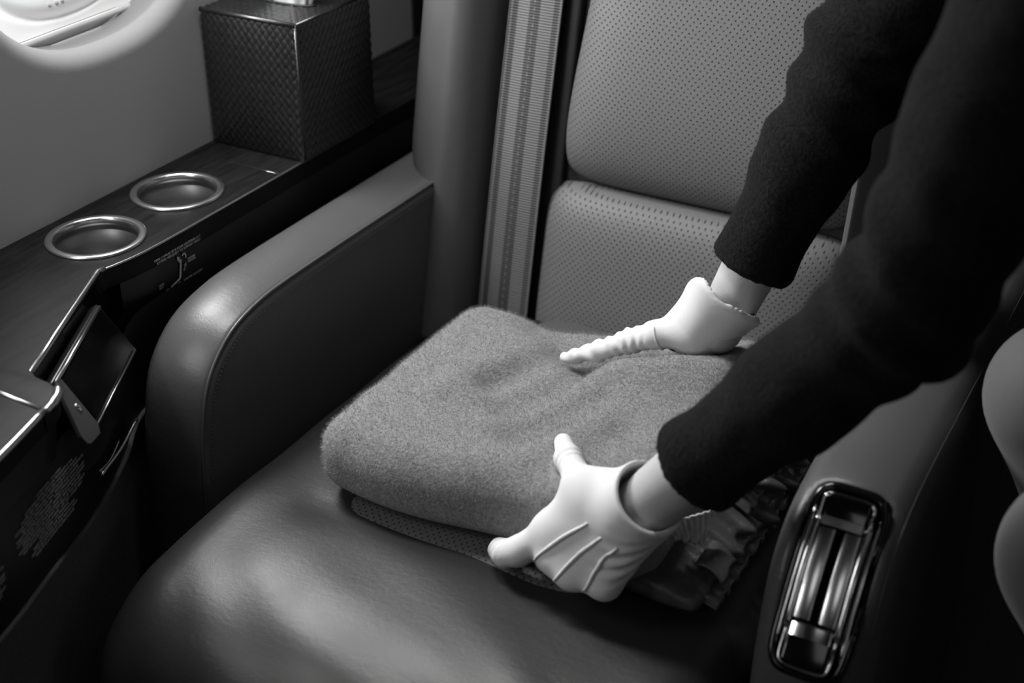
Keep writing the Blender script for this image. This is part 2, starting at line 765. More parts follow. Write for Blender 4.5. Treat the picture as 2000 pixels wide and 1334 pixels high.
def poly_sdf(P, Y, Z):
    P = np.asarray(P, float)
    d = np.full(Y.shape, 1e9)
    s = np.zeros(Y.shape, bool)
    n = len(P)
    for i in range(n):
        a, b = P[i], P[(i + 1) % n]
        e = b - a
        wy, wz = Y - a[0], Z - a[1]
        t = np.clip((wy * e[0] + wz * e[1]) / (e @ e), 0, 1)
        d = np.minimum(d, (wy - t * e[0]) ** 2 + (wz - t * e[1]) ** 2)
        cond = ((a[1] > Z) != (b[1] > Z)) & (Y < (b[0] - a[0]) * (Z - a[1]) / (b[1] - a[1] + 1e-15) + a[0])
        s ^= cond
    d = np.sqrt(d)
    return np.where(s, -d, d)


def wave3(X, Y, Z, seed, scale, n=6):
    r = np.random.default_rng(seed)
    out = np.zeros(np.broadcast(X, Y, Z).shape, np.float32)
    for i in range(n):
        k = r.normal(size=3)
        k = k / np.linalg.norm(k) * scale * r.uniform(0.6, 1.7)
        out += np.sin(X * k[0] + Y * k[1] + Z * k[2] + r.uniform(0, 6.28)).astype(np.float32)
    return out / n


def fibres(name, src, count, length, width, mat, parent, keep=None, seed=3, lean=0.8):
    """short loose fibres standing off a mesh: one triangle each, one object"""
    r = np.random.default_rng(seed)
    me = src.data
    me.calc_loop_triangles()
    nt = len(me.loop_triangles)
    tri = np.zeros(nt * 3, np.int32)
    me.loop_triangles.foreach_get('vertices', tri)
    tri = tri.reshape(-1, 3)
    co = np.zeros(len(me.vertices) * 3, np.float32)
    me.vertices.foreach_get('co', co)
    co = co.reshape(-1, 3)
    A, B, Cc = co[tri[:, 0]], co[tri[:, 1]], co[tri[:, 2]]
    nn = np.cross(B - A, Cc - A)
    ar = np.linalg.norm(nn, axis=1)
    ok = ar > 1e-12
    if keep is not None:
        ok &= keep((A + B + Cc) / 3, nn / (ar[:, None] + 1e-12))
    p = np.where(ok, ar, 0)
    pick = r.choice(nt, count, p=p / p.sum())
    u, v = r.random(count), r.random(count)
    fl = u + v > 1
    u[fl], v[fl] = 1 - u[fl], 1 - v[fl]
    P = A[pick] + (B[pick] - A[pick]) * u[:, None] + (Cc[pick] - A[pick]) * v[:, None]
    N = nn[pick] / ar[pick][:, None]
    D = N + r.normal(size=(count, 3)) * lean
    D /= np.linalg.norm(D, axis=1)[:, None]
    D = np.where(((D * N).sum(1) < 0.05)[:, None], N, D)
    Sd = np.cross(D, r.normal(size=(count, 3)))
    Sd /= np.linalg.norm(Sd, axis=1)[:, None] + 1e-9
    L = length * r.uniform(0.4, 1.3, count)[:, None]
    V = np.empty((count, 3, 3), np.float32)
    V[:, 0] = P - N * 0.0004 - Sd * width / 2
    V[:, 1] = P - N * 0.0004 + Sd * width / 2
    V[:, 2] = P + D * L
    m = bpy.data.meshes.new(name)
    m.vertices.add(count * 3)
    m.vertices.foreach_set('co', V.ravel())
    m.loops.add(count * 3)
    m.loops.foreach_set('vertex_index', np.arange(count * 3, dtype=np.int32))
    m.polygons.add(count)
    m.polygons.foreach_set('loop_start', np.arange(0, count * 3, 3, dtype=np.int32))
    m.polygons.foreach_set('loop_total', np.full(count, 3, np.int32))
    m.update(calc_edges=True)
    o = link(name, m, mat, parent, smooth=False)
    o['kind'] = 'stuff'
    return o


# ================================================================== THE SETTING
# coordinates: +X from the window wall to the aisle, +Y towards the seat back, Z up, metres
def super_ellipse(cy, cz, a, b, n, k=96):
    out = []
    for i in range(k):
        t = 2 * math.pi * i / k
        c, s = math.cos(t), math.sin(t)
        out.append((cy + a * math.copysign(abs(c) ** (2 / n), c), cz + b * math.copysign(abs(s) ** (2 / n), s)))
    return out


WIN_C = (1.040, 1.003)
WIN_A, WIN_B, WIN_N = 0.172, 0.2, 2.4

floor = tag(box('floor', (0.3, 0.6, -0.02), (2.2, 3.4, 0.02), 'carpet', bevel=0), kind='structure')

# left wall: flat lining with a rounded lip running into the window opening
bm = bmesh.new()
NW = 96
rings = []
LIP = 0.020
prof = [(LIP * (1 - math.sin(a)), -LIP * (1 - math.cos(a))) for a in np.linspace(math.pi / 2, 0, 9)]
# prof: (distance outwards from the opening edge in the wall plane, x offset): starts at the edge, deep inside
prof = [(LIP * (1 - math.cos(a)), -LIP * (1 - math.sin(a))) for a in np.linspace(0, math.pi / 2, 10)]
for off, dx in [(0.002, -0.060), (0.002, -0.021)] + prof:
    rings.append([bm.verts.new((WALL_X + dx, y, z)) for y, z in super_ellipse(WIN_C[0], WIN_C[1], WIN_A + off, WIN_B + off, WIN_N, NW)])
# outer boundary: rectangle sampled with the same angles
Y0, Y1, Z0, Z1 = -2.6, 1.597, 0.55, 1.75
rect = []
for i in range(NW):
    t = 2 * math.pi * i / NW
    c, s = math.cos(t), math.sin(t)
    ky = ((Y1 if c > 0 else Y0) - WIN_C[0]) / c if abs(c) > 1e-9 else 1e9
    kz = ((Z1 if s > 0 else Z0) - WIN_C[1]) / s if abs(s) > 1e-9 else 1e9
    k = min(abs(ky), abs(kz))
    rect.append((WIN_C[0] + c * k, WIN_C[1] + s * k))
# snap the nearest samples to the corners
for cy_, cz_ in ((Y0, Z0), (Y0, Z1), (Y1, Z0), (Y1, Z1)):
    j = min(range(NW), key=lambda q: (rect[q][0] - cy_) ** 2 + (rect[q][1] - cz_) ** 2)
    rect[j] = (cy_, cz_)
rings.append([bm.verts.new((WALL_X, y, z)) for y, z in rect])
for a, b in zip(rings[:-1], rings[1:]):
    for i in range(NW):
        bm.faces.new((a[i], a[(i + 1) % NW], b[(i + 1) % NW], b[i]))
wall_left = from_bm('wall_left', bm, 'wall')
tag(wall_left, kind='structure')
tag(box('trim_1', (WALL_X - 0.02, 1.66, 1.15), (0.02, 0.06, 0.62), 'dark_panel', bevel=0.003), kind='structure')
tag(box('trim_2', (WALL_X - 0.03, 0.55, 0.30), (0.02, 2.6, 0.30), 'dark_panel', bevel=0.003), kind='structure')

# window: lowered translucent shade with its thumb recess, bottom rail and raised dots
win = tag(empty('window_1', (WALL_X, WIN_C[0], WIN_C[1])), kind='structure')
XS = WALL_X - 0.050
# shade sheet with a pressed oval: a grid relief
V, F = [], []
nu, nv = 90, 90
ys = np.linspace(WIN_C[0] - 0.2, WIN_C[0] + 0.2, nu)
zs = np.linspace(0.8165, 0.975, nv)
for z in zs:
    for y in ys:
        e = ((abs(y - 1.035) / 0.125) ** 2.3 + (abs(z - 0.963) / 0.132) ** 2.3) ** (1 / 2.3)
        x = XS
        x += -0.006 * (1 / (1 + math.exp((e - 0.97) * 60))) + 0.0035 * math.exp(-((e - 1.02) / 0.025) ** 2)
        V.append((x, y, z))
for j in range(nv - 1):
    for i in range(nu - 1):
        F.append((j * nu + i, j * nu + i + 1, (j + 1) * nu + i + 1, (j + 1) * nu + i))
mesh('shade', V, F, 'shade', win)


def rail(name, x, z, r, mat='white_plastic', sz=1.0):
    V, F = [], []
    for y in (WIN_C[0] - 0.2, WIN_C[0] + 0.2):
        for k in range(12):
            a = 2 * math.pi * k / 12
            V.append((x + r * math.cos(a), y, z + r * sz * math.sin(a)))
    for k in range(12):
        F.append((k, (k + 1) % 12, 12 + (k + 1) % 12, 12 + k))
    return mesh(name, V, F, mat, win)


rail('bottom_rail', XS + 0.002, 0.8125, 0.0030)
rail('sill_bead', XS + 0.001, 0.8010, 0.0022)
box('sill', (XS - 0.006, WIN_C[0], 0.79), (0.004, 0.2, 0.022), 'white_plastic', win, bevel=0.001)
for dy, dz in ((0.0, 0), (0.010, 0.0), (0.018, 0.0), (-0.005, 0.012), (0.004, 0.012), (0.013, 0.012), (0.020, 0.012)):
    bm = bmesh.new()
    bmesh.ops.create_icosphere(bm, subdivisions=2, radius=0.0022, matrix=Matrix.Translation((XS - 0.0055, 1.016 + dy, 0.840 + dz)))
    from_bm('raised_dot', bm, 'white_plastic', win)
mesh('window_pane', [(WALL_X - 0.075, WIN_C[0] + a * 0.2, 0.96 + b) for a, b in ((-1, 0), (1, 0), (1, 0.30), (-1, 0.30))], [(0, 1, 2, 3)], 'pane', win, smooth=False)
# sky light behind the shade
area_light('daylight_behind_shade', (WALL_X - 0.22, 0.90, 1.14), (WALL_X, 1.0, 0.95), 0.30, 0.25, 5.0)
tag(box('wall_outer', (WALL_X - 0.30, 0.6, 1.1), (0.01, 2.6, 0.9), 'cabin', bevel=0), kind='structure')

# rest of the cabin (seen only in reflections)
tag(box('ceiling', (0.3, 0.2, 2.15), (1.7, 3.0, 0.02), 'cabin', bevel=0), kind='structure')
tag(box('wall_right', (1.75, 0.2, 1.05), (0.02, 3.0, 1.1), 'cabin', bevel=0), kind='structure')
tag(box('wall_back', (0.3, 2.9, 1.05), (1.7, 0.02, 1.1), 'dark_panel', bevel=0), kind='structure')
tag(box('wall_front', (0.3, -2.7, 1.05), (1.7, 0.02, 1.1), 'cabin', bevel=0), kind='structure')
for k in range(5):
    wr = tag(empty('window_%d' % (k + 2), (1.725, -2.0 + 0.75 * k, 1.1)), kind='structure')
    oo = super_ellipse(-2.0 + 0.75 * k, 1.1, 0.12, 0.17, 2.6, 28)
    mesh('pane', [(1.724, y, z) for y, z in oo], [tuple(range(28))], 'pane', wr, smooth=False)
    P = [(1.722, y, z) for y, z in oo] + [(1.722,) + oo[0]]
    tube('window_frame', P, 0.012, 'white_plastic', wr, 6)

# ================================================================== SIDE CONSOLE
CZ = 0.65
console = empty('side_console', (-0.98, 1.1, 0.0))
tag(console, 'dark wood side ledge under the window with two cup holders and a screen', 'console')
edge = [(-0.918, 2.2), (-0.918, 1.3), (-0.918, 1.0), (-0.9195, 0.93), (-0.9215, 0.905), (-0.925, 0.885), (-0.9285, 0.870), (-0.9270, 0.860),
        (-0.889, 0.780), (-0.849, 0.699), (-0.840, 0.694), (-0.822, 0.6925), (-0.811, 0.689), (-0.804, 0.680), (-0.797, 0.661)]
edge2 = [(-0.797, 0.661), (-0.780, 0.60), (-0.768, 0.545), (-0.755, 0.45), (-0.745, 0.25)]


def circle(cx, cy, r, n=56):
    return [(cx + r * math.cos(2 * math.pi * k / n), cy + r * math.sin(2 * math.pi * k / n)) for k in range(n)]


CUPS = [(-0.981, 0.917), (-0.984, 1.042)]
LIDY = 1.132
main = [(-1.044, LIDY)] + [(-1.044, 0.8), (-1.044, 0.655), (-0.845, 0.6575)] + [(-0.797, 0.661)][::-1] + edge[::-1][1:]
main = [p for p in main if p[1] <= LIDY] + [(-0.918, LIDY)]
main = [(-1.044, LIDY), (-1.044, 0.672), (-0.850, 0.663)] + [p for p in edge[::-1] if p[1] <= LIDY] + [(-0.918, LIDY)]
plate2d('top_panel', [main] + [circle(x, y, 0.0455) for x, y in CUPS], CZ - 0.022, CZ, 'wood', console, bevel=0.0012)
plate2d('storage_lid', [[(-1.036, LIDY + 0.003), (-0.922, LIDY + 0.003), (-0.922, 1.9), (-1.036, 1.9)]], CZ - 0.02, CZ - 0.0005, 'wood', console, bevel=0.001)
plate2d('lid_surround', [[(-1.044, LIDY + 0.0005), (-1.0375, LIDY + 0.0005), (-1.0375, 1.9), (-0.9205, 1.9), (-0.9205, LIDY + 0.0005), (-0.918, LIDY + 0.0005), (-0.918, 2.2), (-1.044, 2.2)]],
        CZ - 0.022, CZ, 'wood', console, bevel=0.0006)
fr = [(-1.044, 0.670), (-1.044, 0.25)] + edge2[::-1] + [(-0.8495, 0.6615)]
fr[-2] = (-0.7975, 0.6592)
plate2d('front_top_panel', [fr], CZ - 0.022, CZ, 'wood', console, bevel=0.0012)
# chrome edge trims
tube('edge_trim', [(x + 0.0005, y, CZ - 0.001) for x, y in smooth_path([(-0.9185, 1.30), (-0.9185, 1.0), (-0.9195, 0.93), (-0.9215, 0.905), (-0.925, 0.885), (-0.928, 0.872)], 6)], 0.0012, 'satin_chrome', console)
tube('edge_trim', [(-0.928, 0.872, CZ - .001), (-0.9295, 0.864, CZ - .001), (-0.926, 0.857, CZ - .001), (-0.889, 0.780, CZ - .001), (-0.849, 0.699, CZ - .001)], 0.0026, 'satin_chrome', console)
tube('edge_trim', [(x, y, CZ - 0.003) for x, y in smooth_path([(-0.812, 0.692), (-0.805, 0.684), (-0.800, 0.672), (-0.797, 0.663)], 5)], [0.0045] * 5 + [0.0042] * 5 + [0.0034] * 6, 'satin_chrome', console)
tube('edge_trim', [(x, y, CZ - 0.002) for x, y in smooth_path(edge2, 6)], 0.0032, 'satin_chrome', console)
tube('joint_trim', [(-1.04, 0.6710, CZ + .0003), (-0.850, 0.6622, CZ + .0003), (-0.800, 0.6602, CZ + .0003)], 0.0016, 'satin_chrome', console)
# highlight on the lid joint, put in as a thin bright strip
tube('lid_highlight', [(-0.955, LIDY + 0.0016, CZ - .0012), (-0.920, LIDY + 0.0016, CZ - .0012)], 0.0011, 'satin_chrome', console)


def side_wall(name, path, z0, z1, lean, mat, thick=0.012):
    """panel that hangs under an edge, leaning inwards (towards the wall) as it goes down"""
    P = np.array(path, float)
    T = np.gradient(P, axis=0)
    T /= np.linalg.norm(T, axis=1)[:, None]
    N = np.stack([T[:, 1], -T[:, 0]], 1)
    if N[:, 0].mean() > 0:
        N = -N
    V, F = [], []
    n = len(P)
    levels = np.linspace(z1, z0, 6)
    for z in levels:
        f = (z1 - z) / (z1 - z0)
        q = P + N * (lean * f)
        for i in range(n):
            V.append((q[i][0], q[i][1], z))
    for z in levels[::-1]:
        f = (z1 - z) / (z1 - z0)
        q = P + N * (lean * f + thick)
        for i in range(n):
            V.append((q[i][0], q[i][1], z))
    L = 12
    for l in range(L - 1):
        for i in range(n - 1):
            F.append((l * n + i, l * n + i + 1, (l + 1) * n + i + 1, (l + 1) * n + i))
    return sharp(mesh(name, V, F, mat, console), 45)


side_wall('side_panel', resample([(-0.9175, 2.2), (-0.9175, 1.0), (-0.919, 0.93), (-0.925, 0.885)], 0.03), 0.50, CZ - 0.02, 0.0, 'lacquer')
side_wall('front_side_panel', resample(smooth_path([(-0.816, 0.6915), (-0.805, 0.682), (-0.799, 0.661), (-0.782, 0.60), (-0.757, 0.45), (-0.747, 0.25)], 6), 0.02), 0.592, CZ - 0.012, 0.006, 'lacquer')
# recess wall behind the screen and its floor
side_wall('recess_wall', resample([(-0.925, 0.862), (-0.851, 0.701)], 0.03), 0.49, CZ - 0.006, 0.0, 'black_gloss')
plate2d('recess_floor', [[(-0.945, 0.90), (-0.87, 0.70), (-0.845, 0.69), (-0.845, 0.72), (-0.888, 0.815), (-0.918, 0.845), (-0.918, 0.90)]], 0.488, 0.495, 'lacquer', console)
# lower rail that carries the console's bottom edge
low = resample(smooth_path([(-0.914, 0.96), (-0.912, 0.90), (-0.900, 0.862), (-0.873, 0.820), (-0.848, 0.772), (-0.826, 0.72), (-0.806, 0.655), (-0.775, 0.55), (-0.757, 0.40), (-0.748, 0.25)], 6), 0.02)
side_wall('lower_side_panel', low, 0.485, 0.600, 0.008, 'lacquer')
side_wall('kick_panel', [(x - 0.012, y) for x, y in low], 0.02, 0.488, 0.03, 'fabric')
tube('lower_edge', [(x - 0.008, y, 0.486) for x, y in low], 0.003, 'fabric', console, 6)

# cup holders
for cx, cy in CUPS:
    cup = lathe('cup_holder', [(0.0450, 0.0), (0.0425, -0.002), (0.0420, -0.012), (0.0405, -0.0135), (0.0400, -0.030), (0.0375, -0.062), (0.034, -0.068), (0.02, -0.070), (0.0, -0.070)], (cx, cy, CZ), 'steel_cup', console)
    lathe('rim', [(0.0413, -0.010), (0.0410, -0.002), (0.0413, 0.0015), (0.0422, 0.0026), (0.0440, 0.0030), (0.0480, 0.0030), (0.0490, 0.0024), (0.0495, 0.0012), (0.0496, 0.0), (0.044, -0.003)], (cx, cy, CZ), 'rim_chrome', cup, close=True)

# screen tilted out of the recess
TL, BL = Vector((-0.899, 0.830, 0.635)), Vector((-0.838, 0.713, 0.635))
ud = (TL - BL).normalized()                      # along the top edge
dn = Vector((0.023, 0.014, -0.043)).normalized()
dn = (dn - ud * dn.dot(ud)).normalized()         # down the screen
nrm = ud.cross(dn).normalized()
if nrm.x < 0:
    nrm = -nrm
SW, SH = (TL - BL).length, 0.0525
mon = empty('monitor', BL)
adopt(mon, console)
mon.location = (0, 0, 0)
mon = box('monitor', BL + ud * SW / 2 + dn * SH / 2 - nrm * 0.006, (SW / 2 + 0.004, SH / 2 + 0.003, 0.0055), 'black_plastic', console, bevel=0.002, axes=(ud, dn, nrm))
box('screen', BL + ud * (SW / 2 + 0.004) + dn * (SH / 2), (SW / 2 - 0.004, SH / 2 - 0.003, 0.001), 'screen', mon, bevel=0.0006, axes=(ud, dn, nrm))
tube('monitor_trim', [TL + nrm * .001, BL + nrm * .001], 0.0018, 'satin_chrome', mon)
tube('monitor_trim', [TL + dn * SH + nrm * .0005, BL + dn * SH + ud * .004 + nrm * .0005], 0.0007, 'satin_chrome', mon)
# grey tapering bezel at the near end
Tm = Matrix((ud, dn, nrm)).transposed().to_4x4()
Tm.translation = BL
bez = plate2d('bezel', [[(0.001, -0.001), (0.0065, 0.003), (0.003, 0.0515), (-0.004, 0.0575), (-0.0235, 0.0545), (-0.0275, 0.0515), (-0.0275, 0.0435), (-0.004, 0.004)][::-1]], -0.002, 0.0022, 'black_plastic', mon, bevel=0.0006, mapto=Tm)
bez.data.materials[0] = NT('bezel_grey', 0.035, 0.45).m
bm = bmesh.new()
bmesh.ops.create_uvsphere(bm, u_segments=14, v_segments=8, radius=1.0, matrix=Matrix.Translation(BL + ud * -0.003 + dn * 0.0285 + nrm * 0.0022) @ Matrix((ud, dn, nrm)).transposed().to_4x4() @ Matrix.Diagonal((0.003, 0.0045, 0.0018, 1)))
from_bm('button', bm, 'chrome', mon)
# bright pull strip under the screen
tube('pull_strip', smooth_path([(-0.866, 0.824, 0.526), (-0.848, 0.780, 0.522), (-0.828, 0.736, 0.529)], 6), 0.0017, 'satin_chrome', console)
tube('pull_strip', smooth_path([(-0.856, 0.789, 0.526), (-0.843, 0.762, 0.524), (-0.831, 0.737, 0.531)], 6), 0.0010, 'satin_chrome', console)

# printed instructions on the side panel under the cup holders (facing the seat)
SXP = -0.9170
TT = lambda y, z: Matrix.Translation((SXP, y, z)) @ Matrix(((0, 0, 1, 0), (1, 0, 0, 0), (0, 1, 0, 0), (0, 0, 0, 1)))
lab = text_mesh('printed_instructions', "TIRER L'APPUIE-TÊTE POUR SOUTENIR LA TÊTE", 0.0036, 'print', TT(0.926, 0.6335), console)
text_mesh('printed_line', 'EXTEND HEADREST TO SUPPORT HEAD', 0.0036, 'print', TT(0.930, 0.6298), lab)
text_mesh('printed_line', 'DOSSIER\nRECLINE', 0.0030, 'print', TT(0.9735, 0.6165), lab, space=0.95)
text_mesh('printed_line', 'SIEGE\nSEAT', 0.0030, 'print_dim', TT(0.9285, 0.6055), lab, space=0.95)
text_mesh('printed_line', 'INCLINER LE DOSSIER', 0.0030, 'print_dim', TT(0.9640, 0.5965), lab)


def flat(name, pts, mat='print'):
    V = [(SXP + 0.0001, y, z) for y, z in pts]
    mesh(name, V, [tuple(range(len(V)))], mat, lab, smooth=False)


def arrow(a, b, wd=0.0011, hd=0.0026, mat='print'):
    a, b = np.array(a), np.array(b)
    d = (b - a) / np.linalg.norm(b - a)
    n = np.array((-d[1], d[0]))
    m_ = b - d * hd * 1.6
    flat('printed_arrow', [a + n * wd, a - n * wd, m_ - n * wd, m_ - n * hd, b, m_ + n * hd, m_ + n * wd], mat)


arrow((0.9615, 0.6195), (0.9590, 0.6268))
arrow((0.9660, 0.6075), (0.9705, 0.6160), mat='print_dim')
arrow((0.9330, 0.5960), (0.9430, 0.5980), mat='print_dim')
flat('printed_seat_figure', [(0.9625, 0.6215), (0.9645, 0.6215), (0.9612, 0.6035), (0.9590, 0.6010), (0.9450, 0.5975), (0.9445, 0.5995), (0.9580, 0.6030)])
flat('printed_seat_figure', [(0.9460, 0.5945), (0.9455, 0.5960), (0.9590, 0.5995), (0.9595, 0.5978)], 'print_dim')
arc = [(0.9685 + 0.0034 * math.cos(t), 0.6225 + 0.0042 * math.sin(t)) for t in np.linspace(2.6, -0.7, 12)]
flat('printed_curved_arrow', arc + [(0.9685 + 0.0018 * math.cos(t), 0.6225 + 0.0026 * math.sin(t)) for t in np.linspace(-0.7, 2.6, 12)])

# placard of fine print on the front side panel, and the edge of another beside it
LINES = ["ATTENTION - CAUTION", "ATTACHEZ VOTRE CEINTURE PENDANT LE VOL", "FASTEN SEAT BELT WHILE SEATED AND DURING FLIGHT",
         "DOSSIER RELEVE AU ROULAGE, AU DECOLLAGE ET A L'ATTERRISSAGE", "SEAT BACK UPRIGHT FOR TAXI, TAKEOFF AND LANDING",
         "TABLETTE RANGEE ET VERROUILLEE - TABLE STOWED AND LATCHED", "ACCOUDOIR EN POSITION BASSE - ARMREST IN LOWERED POSITION",
         "APPUIE-TETE SORTI POUR SOUTENIR LA TETE DU PASSAGER", "HEADREST EXTENDED TO SUPPORT THE HEAD OF THE OCCUPANT",
         "GILET DE SAUVETAGE SOUS LE SIEGE - LIFE VEST UNDER SEAT", "NE PAS FUMER - NO SMOKING", "SIEGE OCCUPE PAR UNE SEULE PERSONNE",
         "SEAT TO BE OCCUPIED BY ONE PERSON ONLY", "SIEGE FACE A L'AVANT AU DECOLLAGE"]


LOWP = np.array(low)


def on_panel(y, z, lift=0.0006):
    """a point on the lower side panel"""
    x = np.interp(-y, -LOWP[:, 1], LOWP[:, 0])
    return Vector((x - 0.008 * (0.600 - z) / 0.115 + lift, y, z))


def placard(name, yc, zt, lines, size):
    o = text_mesh(name, '\n'.join(lines), size, 'placard', Matrix.Identity(4), console, align='CENTER', space=1.12)
    for v in o.data.vertices:
        v.co = on_panel(yc + v.co.x, zt + v.co.y, 0.0012 + v.co.z)
    return o


placard('printed_placard', 0.662, 0.573, LINES, 0.0036)
placard('printed_placard', 0.528, 0.560, LINES[:12], 0.0036)
bm = bmesh.new()
bmesh.ops.create_uvsphere(bm, u_segments=10, v_segments=6, radius=0.0012, matrix=Matrix.Translation(on_panel(0.672, 0.590, 0.0005)))
from_bm('screw', bm, 'satin_chrome', console)

# ================================================================== TISSUE BOX
tb = empty('tissue_box', (-0.977, 1.242, CZ))
tag(tb, 'dark woven leather tissue box cover standing on the wooden side ledge', 'tissue box')
BX0, BX1, BY0, BY1, BZ0, BZ1 = -1.041, -0.913, 1.172, 1.309, CZ + 0.0005, 0.8045
g = 0.0018
bx = box('box_body', ((BX0 + BX1) / 2, (BY0 + BY1) / 2, (BZ0 + BZ1) / 2), ((BX1 - BX0) / 2 - g, (BY1 - BY0) / 2 - g, (BZ1 - BZ0) / 2 - g * 0.5), 'box_black', tb, bevel=0.003)
CELL = 0.0066
ASP = 1.18
SLOT = ((-0.977, 1.240), 0.040, 0.011)


def weave_face(O, U, Vv, W, H, phase=0.0, hole=None, swell=0.0045):
    O, U, Vv = Vector(O), Vector(U), Vector(Vv)
    N = U.cross(Vv).normalized()
    s2 = 1 / math.sqrt(2)
    n = int((W + H / ASP) / CELL) + 3
    h = 0.0008
    for fam in (0, 1):
        for i in range(-n, n + 1):
            V, F = [], []
            prev = None
            for j in range(-2 * n, 2 * n + 1):
                # half cells: j even -> cell centre, odd -> cell border
                jj = j / 2
                a, b = (i, jj) if fam == 0 else (jj, i)
                cu = (a + b) * CELL * s2 + phase
                cv = ((b - a) * CELL * s2 + phase * 0.3) * ASP
                lim = CELL * 0.45
                if cu < -lim or cu > W + lim or cv < -lim or cv > H + lim:
                    prev = None
                    continue
                if hole and F and prev is None:
                    mesh('leather_strip', V, F, 'weave', tb)
                    V, F = [], []
                if hole:
                    (hx, hy), ra, rb = hole
                    if ((cu - hx) / (ra + 0.003)) ** 2 + ((cv - hy) / (rb + 0.003)) ** 2 < 1:
                        prev = None
                        continue
                if j % 2 == 0:
                    up = 1 if (i + j // 2) % 2 == 0 else -1
                    up = up if fam == 0 else -up
                    hh = h * up
                else:
                    hh = 0.0
                pd = (s2, -s2) if fam == 0 else (s2, s2)
                row = []
                for k, (t, lift) in enumerate(((-0.47, -0.00035), (0, 0.00025), (0.47, -0.00035))):
                    uu = min(max(cu + pd[0] * t * CELL, 0), W)
                    vv = min(max(cv + pd[1] * t * CELL * ASP, 0), H)
                    sw = swell * (1 - (2 * uu / W - 1) ** 2) ** 0.8 * (1 - (2 * vv / H - 1) ** 2) ** 0.8
                    V.append(O + U * uu + Vv * vv + N * (hh + lift + sw))
                    row.append(len(V) - 1)
                if prev:
                    for k in (0, 1):
                        F.append((prev[k], prev[k + 1], row[k + 1], row[k]))
                prev = row
            if F:
                mesh('leather_strip', V, F, 'weave', tb)


weave_face((BX0, BY0, BZ0), (1, 0, 0), (0, 0, 1), BX1 - BX0, BZ1 - BZ0 - 0.001, 0.001)
weave_face((BX1, BY0, BZ0), (0, 1, 0), (0, 0, 1), BY1 - BY0, BZ1 - BZ0 - 0.001, 0.002)
weave_face((BX0, BY0, BZ1), (1, 0, 0), (0, 1, 0), BX1 - BX0, BY1 - BY0, 0.0, ((SLOT[0][0] - BX0, SLOT[0][1] - BY0), SLOT[1], SLOT[2]), swell=0.0)
E_ = 0.0008
tube('edge_piping', [(BX0, BY0 + E_, BZ1 - E_), (BX1, BY0 + E_, BZ1 - E_)], 0.0028, 'weave', tb, 10)
tube('edge_piping', [(BX1 - E_, BY0, BZ1 - E_), (BX1 - E_, BY1, BZ1 - E_)], 0.0021, 'weave', tb, 10)
tube('edge_piping', [(BX1 - E_, BY0 + E_, BZ0 + .002), (BX1 - E_, BY0 + E_, BZ1)], 0.0018, 'weave', tb, 10)
sl = [(SLOT[0][0] + SLOT[1] * math.cos(t), SLOT[0][1] + SLOT[2] * math.sin(t), BZ1 + 0.0003) for t in np.linspace(0, 2 * math.pi, 41)]
mesh('slot_opening', [(x, y, BZ1 - 0.0009) for x, y, z in sl[:-1]], [tuple(range(40))], 'box_black', tb, smooth=False)
tube('slot_rim', sl, 0.0014, 'box_black', tb, 8)
# tissue
V, F = [], []
nu, nv = 40, 16
for j in range(nv):
    t = j / (nv - 1)
    for i in range(nu):
        a = 2 * math.pi * i / nu
        rx = 0.024 + 0.016 * t
        ry = 0.0075 + 0.016 * t
        f = 1 + 0.20 * math.sin(5 * a + 2.2 * t) * (0.25 + t) + 0.1 * math.sin(9 * a - 1.5 * t)
        V.append((-0.968 + rx * f * math.cos(a), 1.240 + ry * f * math.sin(a), BZ1 - 0.0005 + 0.055 * t * (1 + 0.12 * math.sin(3 * a))))
for j in range(nv - 1):
    for i in range(nu):
        F.append((j * nu + i, j * nu + (i + 1) % nu, (j + 1) * nu + (i + 1) % nu, (j + 1) * nu + i))
ts = mesh('tissue', V, F, 'tissue')
tag(ts, 'white paper tissue pulled up through the slot of the woven box', 'tissue')

# ================================================================== SEAT
seat = empty('airplane_seat', (-0.535, 1.05, 0.0))
tag(seat, 'wide grey leather cabin seat with perforated back and padded armrests', 'seat')


def arm_profile(dz=0.0, dy=0.0):
    top = smooth_path([(1.46, 0.602), (1.25, 0.603), (1.10, 0.604), (1.00, 0.6035), (0.955, 0.600), (0.917, 0.590), (0.889, 0.571), (0.870, 0.545), (0.858, 0.503), (0.850, 0.443), (0.848, 0.36), (0.850, 0.25)], 5)
    top = resample(top, 0.012)
    P = [(y + dy, z + dz) for y, z in top] + [(0.86 + dy, 0.13), (1.46 + dy, 0.13)]
    return P


ap = arm_profile()
larm = pillow_extrude('armrest', ap, -0.903, -0.8145, 0.030, 0.0075, 'seat', seat, crown=0.010)
seam = [(-0.8188, y, z + 0.0012) for y, z in ap[:-2]]
seam = [p for p in seam if p[1] < 1.40]


def stitches(name, path, gap, ln, rad, parent):
    P = resample(path, gap)
    V, F = [], []
    for a, b in zip(P[:-1], P[1:]):
        m_, d = (a + b) / 2, (b - a) / np.linalg.norm(b - a)
        v, f = tube_geo([m_ - d * ln / 2, m_ + d * ln / 2], rad, 5)
        o = len(V)
        V += v
        F += [tuple(o + k for k in q) for q in f]
    o = mesh(name, V, F, 'stitch', parent)
    o['kind'] = 'stuff'
    return o


tube('seam_piping', [(x + 0.0016, y, z + .0008) for x, y, z in seam], 0.0016, 'seat', larm, 8)
apN = poly_normals(np.array(ap))
off = lambda x, d: [(x, p[0] + n[0] * d, p[1] + n[1] * d) for p, n in zip(ap[:-2], apN[:-2]) if p[0] < 1.40]
stitches('stitching', off(-0.8265, 0.0024), 0.0042, 0.0027, 0.00055, larm)
stitches('stitching', off(-0.8143, -0.010), 0.0042, 0.0027, 0.00055, larm)

